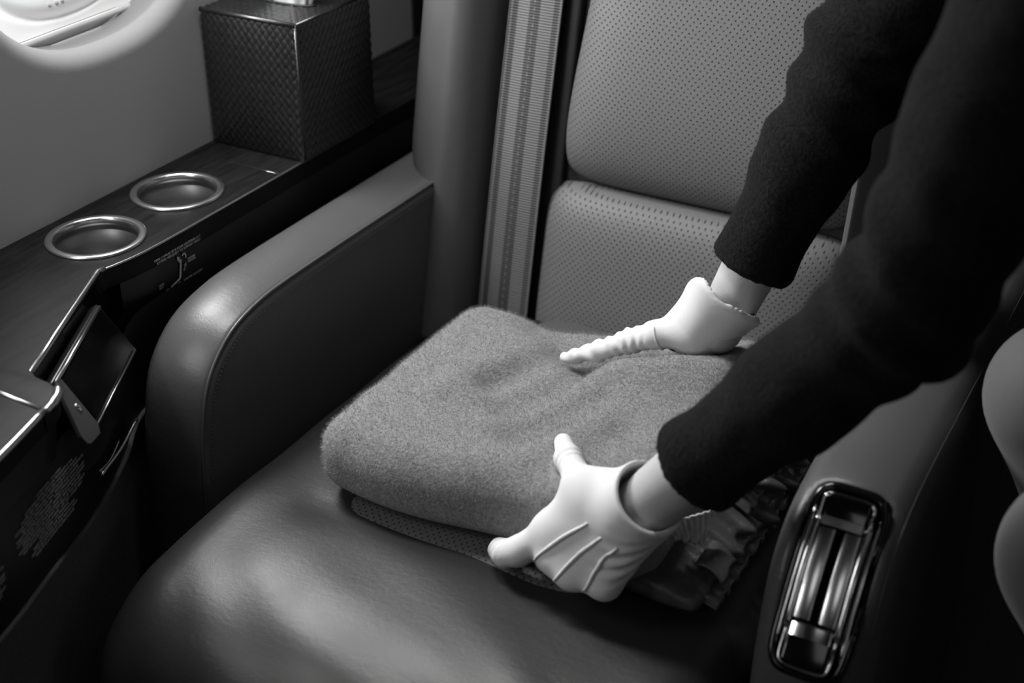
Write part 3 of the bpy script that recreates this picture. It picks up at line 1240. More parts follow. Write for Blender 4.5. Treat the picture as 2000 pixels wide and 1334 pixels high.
# right armrest: carved, with a recess for the chrome recline control on its nose
RX0, RX1 = -0.258, -0.160
xc, hw = (RX0 + RX1) / 2, (RX1 - RX0) / 2
rp = arm_profile(0.004, 0.0)
CX = -0.2075
cT = np.array((-0.629, -0.778))     # along the nose, downwards (y, z)
cN = np.array((-0.778, 0.629))      # out of the nose
cC = np.array((0.872, 0.5576))       # centre on the nose (y, z)


def right_arm(X, Y, Z):
    d2 = poly_sdf(rp, Y[0].astype(float), Z[0].astype(float))[None].astype(np.float32)
    crown = 0.012 * np.clip(1 - ((X - xc) / hw) ** 2, 0, 1)
    r = 0.020
    q1 = d2 - crown + r
    q2 = np.abs(X - xc) - hw + r
    d = np.minimum(np.maximum(q1, q2), 0) + np.sqrt(np.maximum(q1, 0) ** 2 + np.maximum(q2, 0) ** 2) - r
    t = (Y - cC[0]) * cT[0] + (Z - cC[1]) * cT[1]
    n = (Y - cC[0]) * cN[0] + (Z - cC[1]) * cN[1]
    rec = rbox_sdf(X - CX, t, n - 0.02, (0.031, 0.077, 0.036), 0.012)
    return smax(d, -rec, 0.008)


rarm = sdf_mesh('armrest', right_arm, (-0.268, 0.83, 0.11), (-0.150, 1.47, 0.65), 0.003, 'seat', seat)
rN = poly_normals(np.array(rp))
offr = lambda x, d, ymax=1.4: [(x, p[0] + n[0] * d, p[1] + n[1] * d) for p, n in zip(rp[:-2], rN[:-2]) if p[0] < ymax]
tube('seam_piping', offr(-0.1665, -0.0024), 0.0007, 'seat', rarm, 8)
stitches('stitching', offr(-0.1735, 0.0022), 0.0042, 0.0027, 0.00055, rarm)
stitches('stitching', offr(-0.2505, -0.0015), 0.0042, 0.0027, 0.00055, rarm)


def cp(x, t, n):
    q = cC + cT * t + cN * n
    return Vector((CX + x, q[0], q[1]))


AX = (Vector((1, 0, 0)), Vector((0, cT[0], cT[1])), Vector((0, cN[0], cN[1])))
box('control_plate', cp(0, 0, -0.013), (0.0285, 0.074, 0.003), 'black_gloss', rarm, bevel=0.006, seg=4, axes=AX)
# black frame round the recess
rr = []
for k in range(64):
    a = 2 * math.pi * k / 64
    c, s = math.cos(a), math.sin(a)
    rr.append((0.0285 * math.copysign(abs(c) ** 0.4, c), 0.0735 * math.copysign(abs(s) ** 0.28, s)))
bulge = lambda t: 0.004 - 1.9 * t * t
tube('control_frame', [cp(x, t, bulge(t) * 0.3 - 0.004) for x, t in rr] + [cp(rr[0][0], rr[0][1], bulge(rr[0][1]) * 0.3 - 0.004)], 0.0042, 'black_gloss', rarm, 8)


def band(name, x0, x1, t0, t1, n0, mat, curve=2.6, thick=0.006, r=0.0012):
    V, F = [], []
    ts_ = np.linspace(t0, t1, 24)
    for t in ts_:
        n = n0 - curve * t * t
        for x, dn_ in ((x0, -thick), (x0, -r), (x0 + r * 0.3, -r * 0.3), (x0 + r, 0), (x1 - r, 0), (x1 - r * 0.3, -r * 0.3), (x1, -r), (x1, -thick)):
            V.append(cp(x, t, n + dn_))
    for i in range(len(ts_) - 1):
        for k in range(8):
            k2 = (k + 1) % 8
            F.append((i * 8 + k, i * 8 + k2, (i + 1) * 8 + k2, (i + 1) * 8 + k))
    F.append(tuple(range(8)))
    F.append(tuple((len(ts_) - 1) * 8 + k for k in range(8))[::-1])
    return sharp(mesh(name, V, F, mat, rarm), 60)


tag(band('control_lever', -0.0165, -0.0035, -0.040, 0.032, 0.012, 'lever_chrome'), 'curved chrome lever strip on the window side of the slot')
tag(band('control_lever', 0.0035, 0.0165, -0.040, 0.032, 0.012, 'lever_chrome'), 'curved chrome lever strip on the aisle side of the slot')
for sx in (-1, 1):
    tube('side_rail', [cp(sx * 0.0200, t, 0.009 - 2.6 * t * t) for t in np.linspace(-0.050, 0.042, 16)], 0.0026, 'chrome', rarm, 10)
    tube('side_rail', [cp(sx * 0.0255, t, 0.002 - 1.4 * t * t) for t in np.linspace(-0.056, 0.056, 16)], 0.0016, 'chrome', rarm, 8)
up_b = box('control_button', cp(0, -0.0555, -0.003), (0.021, 0.0130, 0.010), 'black_gloss', rarm, bevel=0.006, seg=5, axes=AX)
tag(up_b, 'glossy black upper button with a chrome edge')
dn_b = box('control_button', cp(0, 0.0525, -0.004), (0.021, 0.0180, 0.010), 'black_gloss', rarm, bevel=0.006, seg=5, axes=AX)
for ct, hh, nn_ in ((-0.0555, 0.0130, 0.0045), (0.0525, 0.0180, 0.0035)):
    ring = [(0.020 * math.copysign(abs(math.cos(a)) ** 0.4, math.cos(a)), ct + (hh - 0.001) * math.copysign(abs(math.sin(a)) ** 0.4, math.sin(a))) for a in np.linspace(0, 2 * math.pi, 49)]
    tube('button_ring', [cp(x, t, nn_) for x, t in ring], 0.0014, 'chrome', rarm, 8)
band('button_roller', -0.0165, 0.0165, 0.036, 0.046, 0.010, 'chrome', curve=0.9)
band('button_roller', -0.0165, 0.0165, -0.049, -0.042, 0.013, 'satin_chrome', curve=0.9)

# seat cushion
cprof = resample(smooth_path([(1.284, 0.454), (1.20, 0.458), (1.05, 0.462), (0.90, 0.463), (0.80, 0.461), (0.735, 0.453), (0.690, 0.437), (0.658, 0.410), (0.640, 0.372), (0.632, 0.32), (0.635, 0.25), (0.65, 0.20)], 5), 0.014)
cprof = [tuple(p) for p in cprof] + [(0.70, 0.185), (1.284, 0.185)]


def cush_bump(x, y, z):
    b = 0.0
    if z > 0.3:
        b += 0.0016 * math.sin(41 * x + 13 * y) * math.sin(33 * y - 9 * x + 1.0)
        b += 0.0007 * math.sin(62 * x + 88 * y + 2.0 * math.sin(17 * x)) * max(0.0, min(1.0, (0.80 - y) / 0.06))
        # valley along the raised insert
        v = max(0, 1 - abs(y - 0.862) / 0.03) * (1 if -0.70 < x < -0.35 else 0)
        b -= 0.003 * v
    return b


cush = pillow_extrude('seat_cushion', cprof, -0.806, -0.262, 0.060, 0.050, 'seat_cushion', seat, crown=0.007, nx=36, na=9, bump=cush_bump)


def pillow_pad(name, u0, u1, v0, v1, P, base, T, mat, parent, p=5.0, n=64, taper=None, q=8.0):
    """domed pad over a rectangle; P(u, v, h) -> world"""
    V, F = [], []
    U = np.concatenate([[-1.0], -1 + 2 * (0.5 - 0.5 * np.cos(np.linspace(0, math.pi, n))) * 0.999 + 0.001 * 0, [1.0]])[1:-1]
    for b in U:
        for a in U:
            # rounded corners
            a1 = a * math.sqrt(1 - 0.9 / q * abs(b) ** 8)
            b1 = b * math.sqrt(1 - 0.9 / q * abs(a) ** 8)
            u = (u0 + u1) / 2 + (u1 - u0) / 2 * a1
            v = (v0 + v1) / 2 + (v1 - v0) / 2 * b1
            h = max(0.0, 1 - min(1.0, abs(a)) ** p) ** (1 / 2.2) * max(0.0, 1 - min(1.0, abs(b)) ** p) ** (1 / 2.2)
            if taper:
                u, v = taper(u, v, a, b)
            V.append(P(u, v, base + T * h))
    m_ = len(U)
    for j in range(m_ - 1):
        for i in range(m_ - 1):
            F.append((j * m_ + i, j * m_ + i + 1, (j + 1) * m_ + i + 1, (j + 1) * m_ + i))
    return mesh(name, V, F, mat, parent)


ins = pillow_pad('perforated_insert', -0.680, -0.385, 0.853, 1.30, lambda u, v, h: (u, v, h), 0.4575, 0.0175, 'perf_seat', cush, p=7.0)

# seat back: shell, two padded side bolsters, two perforated cushions
B0 = Vector((0, 1.30, 0.46))
BS = Vector((0, math.sin(LEAN), math.cos(LEAN)))
BN = Vector((0, -math.cos(LEAN), math.sin(LEAN)))
bp = lambda x, s, n: Vector((x, 0, 0)) + B0 + BS * s + BN * n
box('backrest_shell', bp(-0.535, 0.33, -0.075), (0.335, 0.42, 0.05), 'shell', seat, bevel=0.03, seg=5, axes=(Vector((1, 0, 0)), BS, -BN))
box('belt_channel', bp(-0.73, 0.33, -0.02), (0.045, 0.40, 0.008), 'shell', seat, bevel=0.003, axes=(Vector((1, 0, 0)), BS, -BN))


def up_taper(u, v, a, b):
    # the left edge leans in slightly towards the top
    return u + max(0, v - 0.16) * 0.10 * (1 - (a + 1) / 2), v


lowc = pillow_pad('back_cushion', -0.700, -0.340, -0.06, 0.1615, bp, -0.026, 0.048, 'perf_back', seat, p=5, q=7)
tag(lowc, 'lower perforated back cushion')
upc = pillow_pad('back_cushion', -0.695, -0.340, 0.1605, 0.66, bp, -0.026, 0.052, 'perf_back', seat, p=5.5, q=8, taper=up_taper)
tag(upc, 'upper perforated back cushion')


def bolster(x0, x1, prot, mat, base=-0.06, s0=-0.06, s1=0.68, bottom_step=None, pw=2.6):
    V, F = [], []
    na, ns = 40, 50
    for j in range(ns):
        s = s0 + (s1 - s0) * j / (ns - 1)
        for i in range(na):
            a = math.pi * i / (na - 1)
            cx_, sx_ = math.cos(a), math.sin(a)
            u = -math.copysign(abs(cx_) ** (2 / pw), cx_)
            x = (x0 + x1) / 2 + (x1 - x0) / 2 * u
            if bottom_step and u < 0:
                f = 1 / (1 + math.exp((s - bottom_step[0]) / 0.008))
                x += bottom_step[1] * f * (-u)
            n = base + (prot - base) * sx_ ** (2 / pw)
            V.append(bp(x, s, n))
    for j in range(ns - 1):
        for i in range(na - 1):
            F.append((j * na + i, j * na + i + 1, (j + 1) * na + i + 1, (j + 1) * na + i))
    F.append(tuple((ns - 1) * na + i for i in range(na)))
    F.append(tuple(range(na))[::-1])
    return mesh('side_bolster', V, F, mat, seat)


bolster(-0.876, -0.769, 0.050, 'seat', bottom_step=(0.135, 0.05))
# the aisle-side wing: a front edge and an outer face that turns away towards the aisle
wing = smooth_path([(-0.338, -0.06), (-0.341, -0.01), (-0.342, 0.030), (-0.3395, 0.050), (-0.335, 0.0555), (-0.329, 0.053), (-0.300, 0.028), (-0.262, -0.008), (-0.225, -0.052), (-0.205, -0.085)], 5)
V, F = [], []
ns, n = 40, len(wing)
for j in range(ns):
    s_ = -0.06 + 0.74 * j / (ns - 1)
    for x, q in wing:
        V.append(bp(x, s_, q))
for j in range(ns - 1):
    for i in range(n - 1):
        F.append((j * n + i, j * n + i + 1, (j + 1) * n + i + 1, (j + 1) * n + i))
    F.append((j * n + n - 1, j * n, (j + 1) * n, (j + 1) * n + n - 1))
F.append(tuple((ns - 1) * n + i for i in range(n)))
F.append(tuple(range(n))[::-1])
mesh('side_bolster', V, F, 'seat', seat)
# under-structure seen past the aisle side of the armrest
box('seat_base', (-0.52, 1.10, 0.09), (0.30, 0.27, 0.085), 'shell', seat, bevel=0.02)
for (y, z, ry, rz) in ((1.33, 0.18, 0.11, 0.13), (1.17, 0.13, 0.12, 0.125)):
    bm = bmesh.new()
    bmesh.ops.create_uvsphere(bm, u_segments=28, v_segments=16, radius=1.0, matrix=Matrix.Translation((-0.188, y, z)) @ Matrix.Diagonal((0.022, ry, rz, 1)))
    from_bm('base_cover', bm, 'black_plastic', seat)

# ================================================================== SEAT BELT
belt = empty('seat_belt', tuple(bp(-0.732, 0.0, 0.0)))
tag(belt, 'grey striped shoulder belt webbing hanging down the left side of the seat back', 'seat belt')
V, F, UV = [], [], []
ns, nw = 70, 9
BW = 0.0635
for j in range(ns):
    s = -0.03 + 0.73 * j / (ns - 1)
    xm = -0.7335 + 0.006 * math.sin(s * 5) * 0.3
    for i in range(nw):
        t = i / (nw - 1)
        n = 0.004 + 0.0025 * math.sin(math.pi * t) + 0.003 * math.sin(9 * s)
        V.append(bp(xm - BW / 2 + BW * t, s, n))
        UV.append((t, s))
for j in range(ns - 1):
    for i in range(nw - 1):
        F.append((j * nw + i, j * nw + i + 1, (j + 1) * nw + i + 1, (j + 1) * nw + i))
web = mesh('webbing', V, F, 'belt', belt)
uvl = web.data.uv_layers.new(name='UVMap')
for lp in web.data.loops:
    uvl.data[lp.index].uv = UV[lp.vertex_index]
for t in (0.0, 1.0):
    tube('selvedge', [bp(-0.7335 + 0.006 * math.sin(s * 5) * 0.3 - BW / 2 + BW * t, s, 0.004 + 0.003 * math.sin(9 * s)) for s in np.linspace(-0.03, 0.70, 40)], 0.0011, 'belt', belt, 6)

# ================================================================== JOINTS AND HANDS OF THE PERSON (the cloth below them yields to the hands)
# joints
WL = np.array((-0.361, 0.877, 0.575)); EL = np.array((-0.182, 0.874, 0.803)); SL = np.array((-0.108, 0.918, 1.080))
WR = np.array((-0.394, 1.122, 0.627)); ER = np.array((-0.310, 1.175, 0.878)); SR = np.array((-0.135, 1.205, 1.150))
NECK = np.array((-0.085, 1.06, 1.17)); HEAD = np.array((-0.13, 1.06, 1.30))
HIP_L, HIP_R = np.array((0.22, 0.95, 0.42)), np.array((0.21, 1.09, 0.42))
KN_L, KN_R = np.array((-0.034, 0.93, 0.606)), np.array((-0.088, 1.10, 0.637))
AN_L, AN_R = np.array((0.17, 0.93, 0.10)), np.array((0.10, 1.11, 0.10))
FT_L, FT_R = np.array((0.02, 0.93, 0.035)), np.array((-0.05, 1.11, 0.035))


def unit(v):
    v = np.asarray(v, float)
    return v / np.linalg.norm(v)


def rings(X, Y, Z, c, d, amp, freq, width, seed):
    """soft cloth folds that wrap round a limb near point c"""
    t = (X - c[0]) * d[0] + (Y - c[1]) * d[1] + (Z - c[2]) * d[2]
    wob = 0.012 * wave3(X, Y, Z, seed, 35, 4)
    return amp * np.sin((t + wob) * freq) * np.exp(-(t / width) ** 2)


A3 = np.array


def glove_left(X, Y, Z):
    k = 0.012
    w0 = A3((-0.366, 0.874, 0.573))
    mcp = [A3((-0.4440, 0.8610, 0.5230)), A3((-0.4330, 0.8500, 0.5105)), A3((-0.4120, 0.8440, 0.5050)), A3((-0.3830, 0.8450, 0.5060))]
    d = None
    for i, (m_, r_) in enumerate(zip(mcp, (0.0145, 0.0145, 0.0145, 0.0150))):
        st = w0 + A3(((i - 1.5) * 0.004, -0.004 * abs(i - 1.5), (1.5 - i) * 0.003))
        c = cone(X, Y, Z, st, m_, 0.0190, r_)
        d = c if d is None else smin(d, c, 0.018)
    # palm fill
    d = smin(d, cone(X, Y, Z, w0 + A3((-0.03, 0.008, -0.010)), A3((-0.410, 0.868, 0.535)), 0.020, 0.022), k)
    # thumb with its ball
    d = smin(d, chain(X, Y, Z, [A3((-0.385, 0.878, 0.575)), A3((-0.4230, 0.8770, 0.5720)), A3((-0.4500, 0.9080, 0.5690)), A3((-0.4690, 0.9350, 0.5640))], [0.0165, 0.0132, 0.0110, 0.0082], 0.008), 0.018)
    # web of cloth between the thumb and the index finger
    d = smin(d, cone(X, Y, Z, A3((-0.412, 0.870, 0.564)), A3((-0.438, 0.865, 0.532)), 0.0165, 0.0140), 0.020)
    # fingers: index reaches over the seat edge, the others curl under the blanket
    fing = [([mcp[0], A3((-0.4700, 0.8540, 0.4990)), A3((-0.4840, 0.8580, 0.4885)), A3((-0.4930, 0.8640, 0.4855))], [0.0142, 0.0128, 0.0118, 0.0105]),
            ([mcp[1], A3((-0.4480, 0.8680, 0.4900)), A3((-0.4560, 0.8980, 0.4875)), A3((-0.4600, 0.9180, 0.4865))], [0.0130, 0.0112, 0.0098, 0.0084]),
            ([mcp[2], A3((-0.4210, 0.8660, 0.4890)), A3((-0.4260, 0.8960, 0.4870)), A3((-0.4290, 0.9140, 0.4865))], [0.0128, 0.0110, 0.0096, 0.0084]),
            ([mcp[3], A3((-0.3880, 0.8660, 0.4890)), A3((-0.3910, 0.8900, 0.4865)), A3((-0.3930, 0.9050, 0.4860))], [0.0125, 0.0105, 0.0092, 0.0080])]
    for pts, rad in fing:
        d = smin(d, chain(X, Y, Z, pts, rad, 0.004), 0.006)
    # cuff: a sleeve of cloth open towards the wrist
    ax = unit(EL - WL)
    c0 = A3((-0.372, 0.872, 0.567))
    c1 = c0 + ax * 0.040 + A3((-0.002, -0.004, 0))
    d = smin(d, cone(X, Y, Z, c0, c1, 0.0286, 0.0332), 0.014)
    t = (X - c0[0]) * ax[0] + (Y - c0[1]) * ax[1] + (Z - c0[2]) * ax[2]
    open_ = t - 0.026 - 0.22 * (Y - 0.872)
    d = smax(d, open_, 0.0025)
    bore = cone(X, Y, Z, c0 + ax * 0.006, c1 + ax * 0.02, 0.0260, 0.0345)
    d = smax(d, -bore, 0.0025)
    # cloth folds round the thumb and the wrist
    td = unit(A3((-0.4690, 0.9350, 0.5640)) - A3((-0.4230, 0.8770, 0.5720)))
    d = d + rings(X, Y, Z, A3((-0.447, 0.905, 0.57)), td, 0.0007, 900, 0.012, 41)
    d = d + 0.0012 * np.exp(-(((X + 0.365) / 0.022) ** 2 + ((Y - 0.845) / 0.02) ** 2 + ((Z - 0.535) / 0.02) ** 2)) * np.sin((Z - Y * 0.6) * 520)
    return d.astype(np.float32)


def glove_right(X, Y, Z):
    k = 0.012
    w0 = A3((-0.405, 1.122, 0.617))
    mcp = [A3((-0.4680, 1.1500, 0.5620)), A3((-0.4580, 1.1680, 0.5600)), A3((-0.4400, 1.1820, 0.5550)), A3((-0.4180, 1.1900, 0.5520))]
    d = None
    for i, (m_, r_) in enumerate(zip(mcp, (0.0140, 0.0140, 0.0140, 0.0140))):
        st = w0 + A3(((i - 1.5) * 0.004, (i - 1.5) * 0.003, (1.5 - i) * 0.003))
        c = cone(X, Y, Z, st, m_, 0.0185, r_)
        d = c if d is None else smin(d, c, k)
    d = smin(d, cone(X, Y, Z, w0 + A3((-0.02, 0.0, -0.012)), A3((-0.430, 1.130, 0.585)), 0.021, 0.022), k)
    th = [A3((-0.425, 1.112, 0.604)), A3((-0.4560, 1.1000, 0.5945)), A3((-0.4820, 1.1000, 0.5805)), A3((-0.5140, 1.0980, 0.5610)), A3((-0.5480, 1.0955, 0.5445))]
    d = smin(d, chain(X, Y, Z, th, [0.0170, 0.0128, 0.0112, 0.0095, 0.0062], 0.006), 0.012)
    for i, m_ in enumerate(mcp):
        q = m_ + A3((-0.024 + 0.004 * i, 0.022, -0.020))
        d = smin(d, chain(X, Y, Z, [m_, q, q + A3((-0.014, 0.004, -0.018)), q + A3((-0.022, -0.002, -0.032))], [0.0130, 0.0112, 0.0098, 0.0082], 0.004), 0.006)
    ax = unit(ER - WR)
    c0 = A3((-0.418, 1.117, 0.604))
    d = smin(d, cone(X, Y, Z, c0, c0 + ax * 0.045 + A3((0.010, 0, 0)), 0.0265, 0.0430), 0.016)
    # slanted mouth of the cuff
    nrm_ = unit(A3((0.874, 0.486, 0.0)) * 0.59 + A3((-0.243, 0.437, 0.866)) * 0.81 + A3((-0.421, 0.757, -0.5)) * 0.30)
    t = (X - WR[0]) * nrm_[0] + (Y - WR[1]) * nrm_[1] + (Z - WR[2]) * nrm_[2]
    d = smax(d, t + 0.003, 0.002)
    bore = cone(X, Y, Z, c0 + ax * 0.006, c0 + ax * 0.06 + A3((0.014, 0, 0)), 0.0235, 0.0450)
    d = smax(d, -bore, 0.002)
    # gathered cloth along the thumb
    td = unit(th[4] - th[1])
    tt = (X - th[1][0]) * td[0] + (Y - th[1][1]) * td[1] + (Z - th[1][2]) * td[2]
    env = np.clip(tt / 0.02, 0, 1) * np.clip((0.125 - tt) / 0.02, 0, 1)
    d = d + env * 0.0010 * np.sin(tt * 480 + 6 * wave3(X, Y, Z, 51, 120, 3))
    d = d + 0.0016 * wave3(X, Y, Z, 52, 110, 5) * np.clip((X + 0.44) / 0.03, 0, 1)
    return d.astype(np.float32)



# ================================================================== BLANKET
blanket = empty('blanket', (-0.5, 1.02, 0.466))
tag(blanket, 'folded grey woollen blanket lying on the seat between two gloved hands', 'blanket')


def seg_d(X, Y, a, b):
    dx, dy = b[0] - a[0], b[1] - a[1]
    t = np.clip(((X - a[0]) * dx + (Y - a[1]) * dy) / (dx * dx + dy * dy), 0, 1)
    return np.sqrt((X - a[0] - t * dx) ** 2 + (Y - a[1] - t * dy) ** 2)


def blanket_top(X, Y):
    top = 0.548 + 0.0 * X
    # right half is fuller
    s = 1 / (1 + np.exp(-(X + 0.485) / 0.035))
    top = top + 0.028 * s
    # bulge in front of the far hand
    top = top + 0.018 * np.exp(-(seg_d(X, Y, (-0.47, 1.055), (-0.36, 1.10)) / 0.035) ** 2)
    # creases where the hands push the cloth together
    for a, b, w_, d_ in (((-0.560, 1.100), (-0.590, 1.020), 0.020, 0.014), ((-0.515, 1.085), (-0.555, 0.985), 0.022, 0.016),
                         ((-0.475, 1.015), (-0.520, 0.945), 0.020, 0.011), ((-0.43, 0.97), (-0.47, 0.90), 0.02, 0.008), ((-0.60, 1.14), (-0.545, 1.13), 0.025, 0.010)):
        top = top - d_ * np.exp(-(seg_d(X, Y, a, b) / w_) ** 2)
    top = top - 0.016 * np.exp(-(seg_d(X, Y, (-0.535, 1.098), (-0.46, 1.105)) / 0.016) ** 2)
    for a, b, w_, d_ in (((-0.575, 1.085), (-0.625, 0.985), 0.022, 0.006), ((-0.535, 1.055), (-0.56, 0.97), 0.016, 0.004)):
        top = top + d_ * np.exp(-(seg_d(X, Y, a, b) / w_) ** 2)
    return top


BL0 = (-0.702, 0.869)
BL1 = (-0.354, 1.168)


def blanket_sdf(X, Y, Z):
    # slightly swollen sides
    yb = BL1[1] + 0.03 / (1 + np.exp(-(X + 0.44) / 0.03))
    yf = BL0[1] + 0.006 * np.sin(X * 23)
    cx_, hx_ = (BL0[0] + BL1[0]) / 2, (BL1[0] - BL0[0]) / 2
    top = blanket_top(X, Y)
    bot = 0.4785 + 0.006 * np.clip((X + 0.50) / 0.15, 0, 1) * np.clip((0.95 - Y) / 0.05, 0, 1)
    cz_, hz_ = (top + bot) / 2, (top - bot) / 2
    cy_, hy_ = (yb + yf) / 2, (yb - yf) / 2
    r = 0.036
    rb = 0.020
    qx = np.abs(X - cx_) - hx_ + r
    qy = np.abs(Y - cy_) - hy_ + r
    rp_ = np.sqrt(np.maximum(qx, 0) ** 2 + np.maximum(qy, 0) ** 2) + np.minimum(np.maximum(qx, qy), 0) - r
    # larger rounding at the top fold than where it rests on the seat
    rr_ = np.where(Z > cz_, 0.036, rb)
    a_ = rp_ + rr_
    b_ = np.abs(Z - cz_) - hz_ + rr_
    d = np.sqrt(np.maximum(a_, 0) ** 2 + np.maximum(b_, 0) ** 2) + np.minimum(np.maximum(a_, b_), 0) - rr_
    d = d + 0.0022 * wave3(X, Y, Z, 5, 70, 7)
    # the cloth gives way where the gloves press into it
    d = smax(d, 0.0012 - glove_left(X, Y, Z), 0.004)
    d = smax(d, 0.0022 - glove_right(X, Y, Z), 0.004)
    d = smax(d, 0.0015 - cone(X, Y, Z, WL + (WL - EL) * 0.08, WL + (EL - WL) * 0.25, 0.0250, 0.0295), 0.004)
    d = smax(d, 0.0015 - cone(X, Y, Z, WR + (WR - ER) * 0.08, WR + (ER - WR) * 0.25, 0.0240, 0.0275), 0.004)
    return d.astype(np.float32)


bl = sdf_mesh('wool_cloth', blanket_sdf, (-0.726, 0.842, 0.460), (-0.280, 1.225, 0.632), 0.0032, 'wool', blanket)
fibres('nap', bl, 70000, 0.0042, 0.00026, 'fibre', blanket, keep=lambda c, n: (n[:, 2] > -0.4) & (glove_left(c[:, 0], c[:, 1], c[:, 2]) > 0.0062) & (glove_right(c[:, 0], c[:, 1], c[:, 2]) > 0.0062)
        & (cone(c[:, 0], c[:, 1], c[:, 2], WL + (WL - EL) * 0.08, EL, 0.0250, 0.035) > 0.0065) & (cone(c[:, 0], c[:, 1], c[:, 2], WR + (WR - ER) * 0.08, ER, 0.0240, 0.034) > 0.0065)
        & ((c[:, 0] < -0.366) | (c[:, 1] > 0.95)))

# crumpled satin that shows under the blanket at its aisle end
def satin_sdf(X, Y, Z):
    ang = 0.0
    w1 = 0.0045 * np.sin((X * 0.6 + Y * 1.0 + Z * 0.9) * 170 + 2 * np.sin(Y * 40)) + 0.006 * wave3(X, Y, Z, 11, 90, 5)
    edge_ = 0.012 * np.sin(Y * 95 + 1.5 * np.sin(Z * 130)) + 0.007 * np.sin(Y * 210 + Z * 160)
    xr = -0.309 + edge_ * np.clip((Y - 0.90) / 0.06, 0, 1)
    cx_, hx_ = (xr - 0.42) / 2, (xr + 0.42) / 2
    top = 0.501 + 0.050 * np.clip((Y - 0.885) / 0.11, 0, 1) ** 1.5 - 0.25 * np.clip(X + 0.345, 0, 1)
    bot = 0.4775
    d = rbox_sdf(X - cx_, Y - 1.018, Z - (top + bot) / 2, (hx_, 0.147, (top - bot) / 2), 0.010)
    d = smax(d + w1 * np.clip((Y - 0.90) / 0.06, 0.15, 0.55), 0.0012 - glove_left(X, Y, Z), 0.003)
    return d.astype(np.float32)


sat = sdf_mesh('satin_lining', satin_sdf, (-0.435, 0.855, 0.455), (-0.275, 1.185, 0.575), 0.0026, 'satin', blanket)
tag(sat, 'dark crumpled satin lining')
# gathered ruffle along the satin's edge
for z0, amp, lift, xo, y0, y1 in ((0.483, 0.0045, 0.0, 0.002, 0.885, 1.12), (0.505, 0.0058, 0.010, 0.000, 0.900, 1.15), (0.527, 0.0050, 0.012, -0.006, 0.968, 1.16)):
    V, F = [], []
    n, nc = 260, 12
    for i in range(n):
        t = i / (n - 1)
        y = y0 + (y1 - y0) * t
        ph = t * 66 + 2.6 * math.sin(t * 13 + z0 * 90)
        for k in range(nc):
            q = k / (nc - 1)
            w_ = q ** 1.3
            r1 = math.sin(ph + 0.9 * q) * amp * w_
            r2 = math.sin(ph * 2.3 + 1.7 + q) * amp * 0.35 * w_
            V.append((-0.326 + xo + 0.026 * q + 0.35 * r2, y + 0.6 * r2 + 0.25 * r1, z0 + lift * (0.5 - q) + 0.8 * r1 + 0.004 * math.sin(math.pi * q)))
    for i in range(n - 1):
        for k in range(nc - 1):
            F.append((i * nc + k, i * nc + k + 1, (i + 1) * nc + k + 1, (i + 1) * nc + k))
    o = mesh('ruffle', V, F, 'satin', sat)
    so = o.modifiers.new('thickness', 'SOLIDIFY')
    so.thickness = 0.0008

# ================================================================== PERSON
person = empty('person', (0.15, 1.0, 0.0))
tag(person, 'person in the aisle in black knit jacket and white gloves, smoothing the folded blanket', 'person')
def body_sdf(X, Y, Z):
    k = 0.02
    d = chain(X, Y, Z, [WL + (WL - EL) * 0.08, WL + (EL - WL) * 0.25, EL, SL], [0.0245, 0.029, 0.038, 0.046], 0.01)
    d = smin(d, chain(X, Y, Z, [WR + (WR - ER) * 0.08, WR + (ER - WR) * 0.25, ER, SR], [0.0235, 0.027, 0.036, 0.045], 0.01), 0.01)
    chest = (SL + SR) / 2
    pel = (HIP_L + HIP_R) / 2
    d = smin(d, cone(X, Y, Z, SL, SR, 0.06, 0.06), k)
    d = smin(d, cone(X, Y, Z, chest + (0.03, 0, -0.05), pel + (-0.05, 0, 0.15), 0.11, 0.095), 0.04)
    d = smin(d, cone(X, Y, Z, pel + (-0.05, 0, 0.15), pel, 0.095, 0.12), 0.04)
    d = smin(d, cone(X, Y, Z, chest + (0, 0, 0.03), HEAD + (0.02, 0, -0.06), 0.055, 0.05), 0.03)
    d = smin(d, ellip(X, Y, Z, HEAD + (0.0, 0, 0.02), (0.092, 0.075, 0.10)), 0.02)
    # jaw, nose, ears, brow on the face that looks down to the seat (-X)
    d = smin(d, cone(X, Y, Z, HEAD + (-0.04, 0, -0.05), HEAD + (-0.065, 0, -0.082), 0.045, 0.03), 0.03)
    d = smin(d, cone(X, Y, Z, HEAD + (-0.088, 0, 0.012), HEAD + (-0.108, 0, -0.022), 0.008, 0.012), 0.012)
    for sy in (-1, 1):
        d = smin(d, ellip(X, Y, Z, HEAD + (0.0, sy * 0.076, -0.005), (0.018, 0.008, 0.03)), 0.006)
        d = smax(d, -ellip(X, Y, Z, HEAD + (-0.096, sy * 0.032, 0.014), (0.013, 0.016, 0.010)), 0.01)
        d = smin(d, ellip(X, Y, Z, HEAD + (-0.076, sy * 0.032, 0.014), (0.012, 0.012, 0.012)), 0.003)
    d = smax(d, -ellip(X, Y, Z, HEAD + (-0.103, 0, -0.052), (0.010, 0.022, 0.003)), 0.005)
    for h, kn, an, ft in ((HIP_L, KN_L, AN_L, FT_L), (HIP_R, KN_R, AN_R, FT_R)):
        d = smin(d, chain(X, Y, Z, [h, kn, (kn + an) / 2 + (0.03, 0, 0), an, ft], [0.085, 0.054, 0.048, 0.034, 0.026], 0.02), 0.02)
    return d


body = sdf_mesh('body', body_sdf, (-0.46, 0.78, 0.0), (0.40, 1.32, 1.46), 0.0062, 'skin', person)


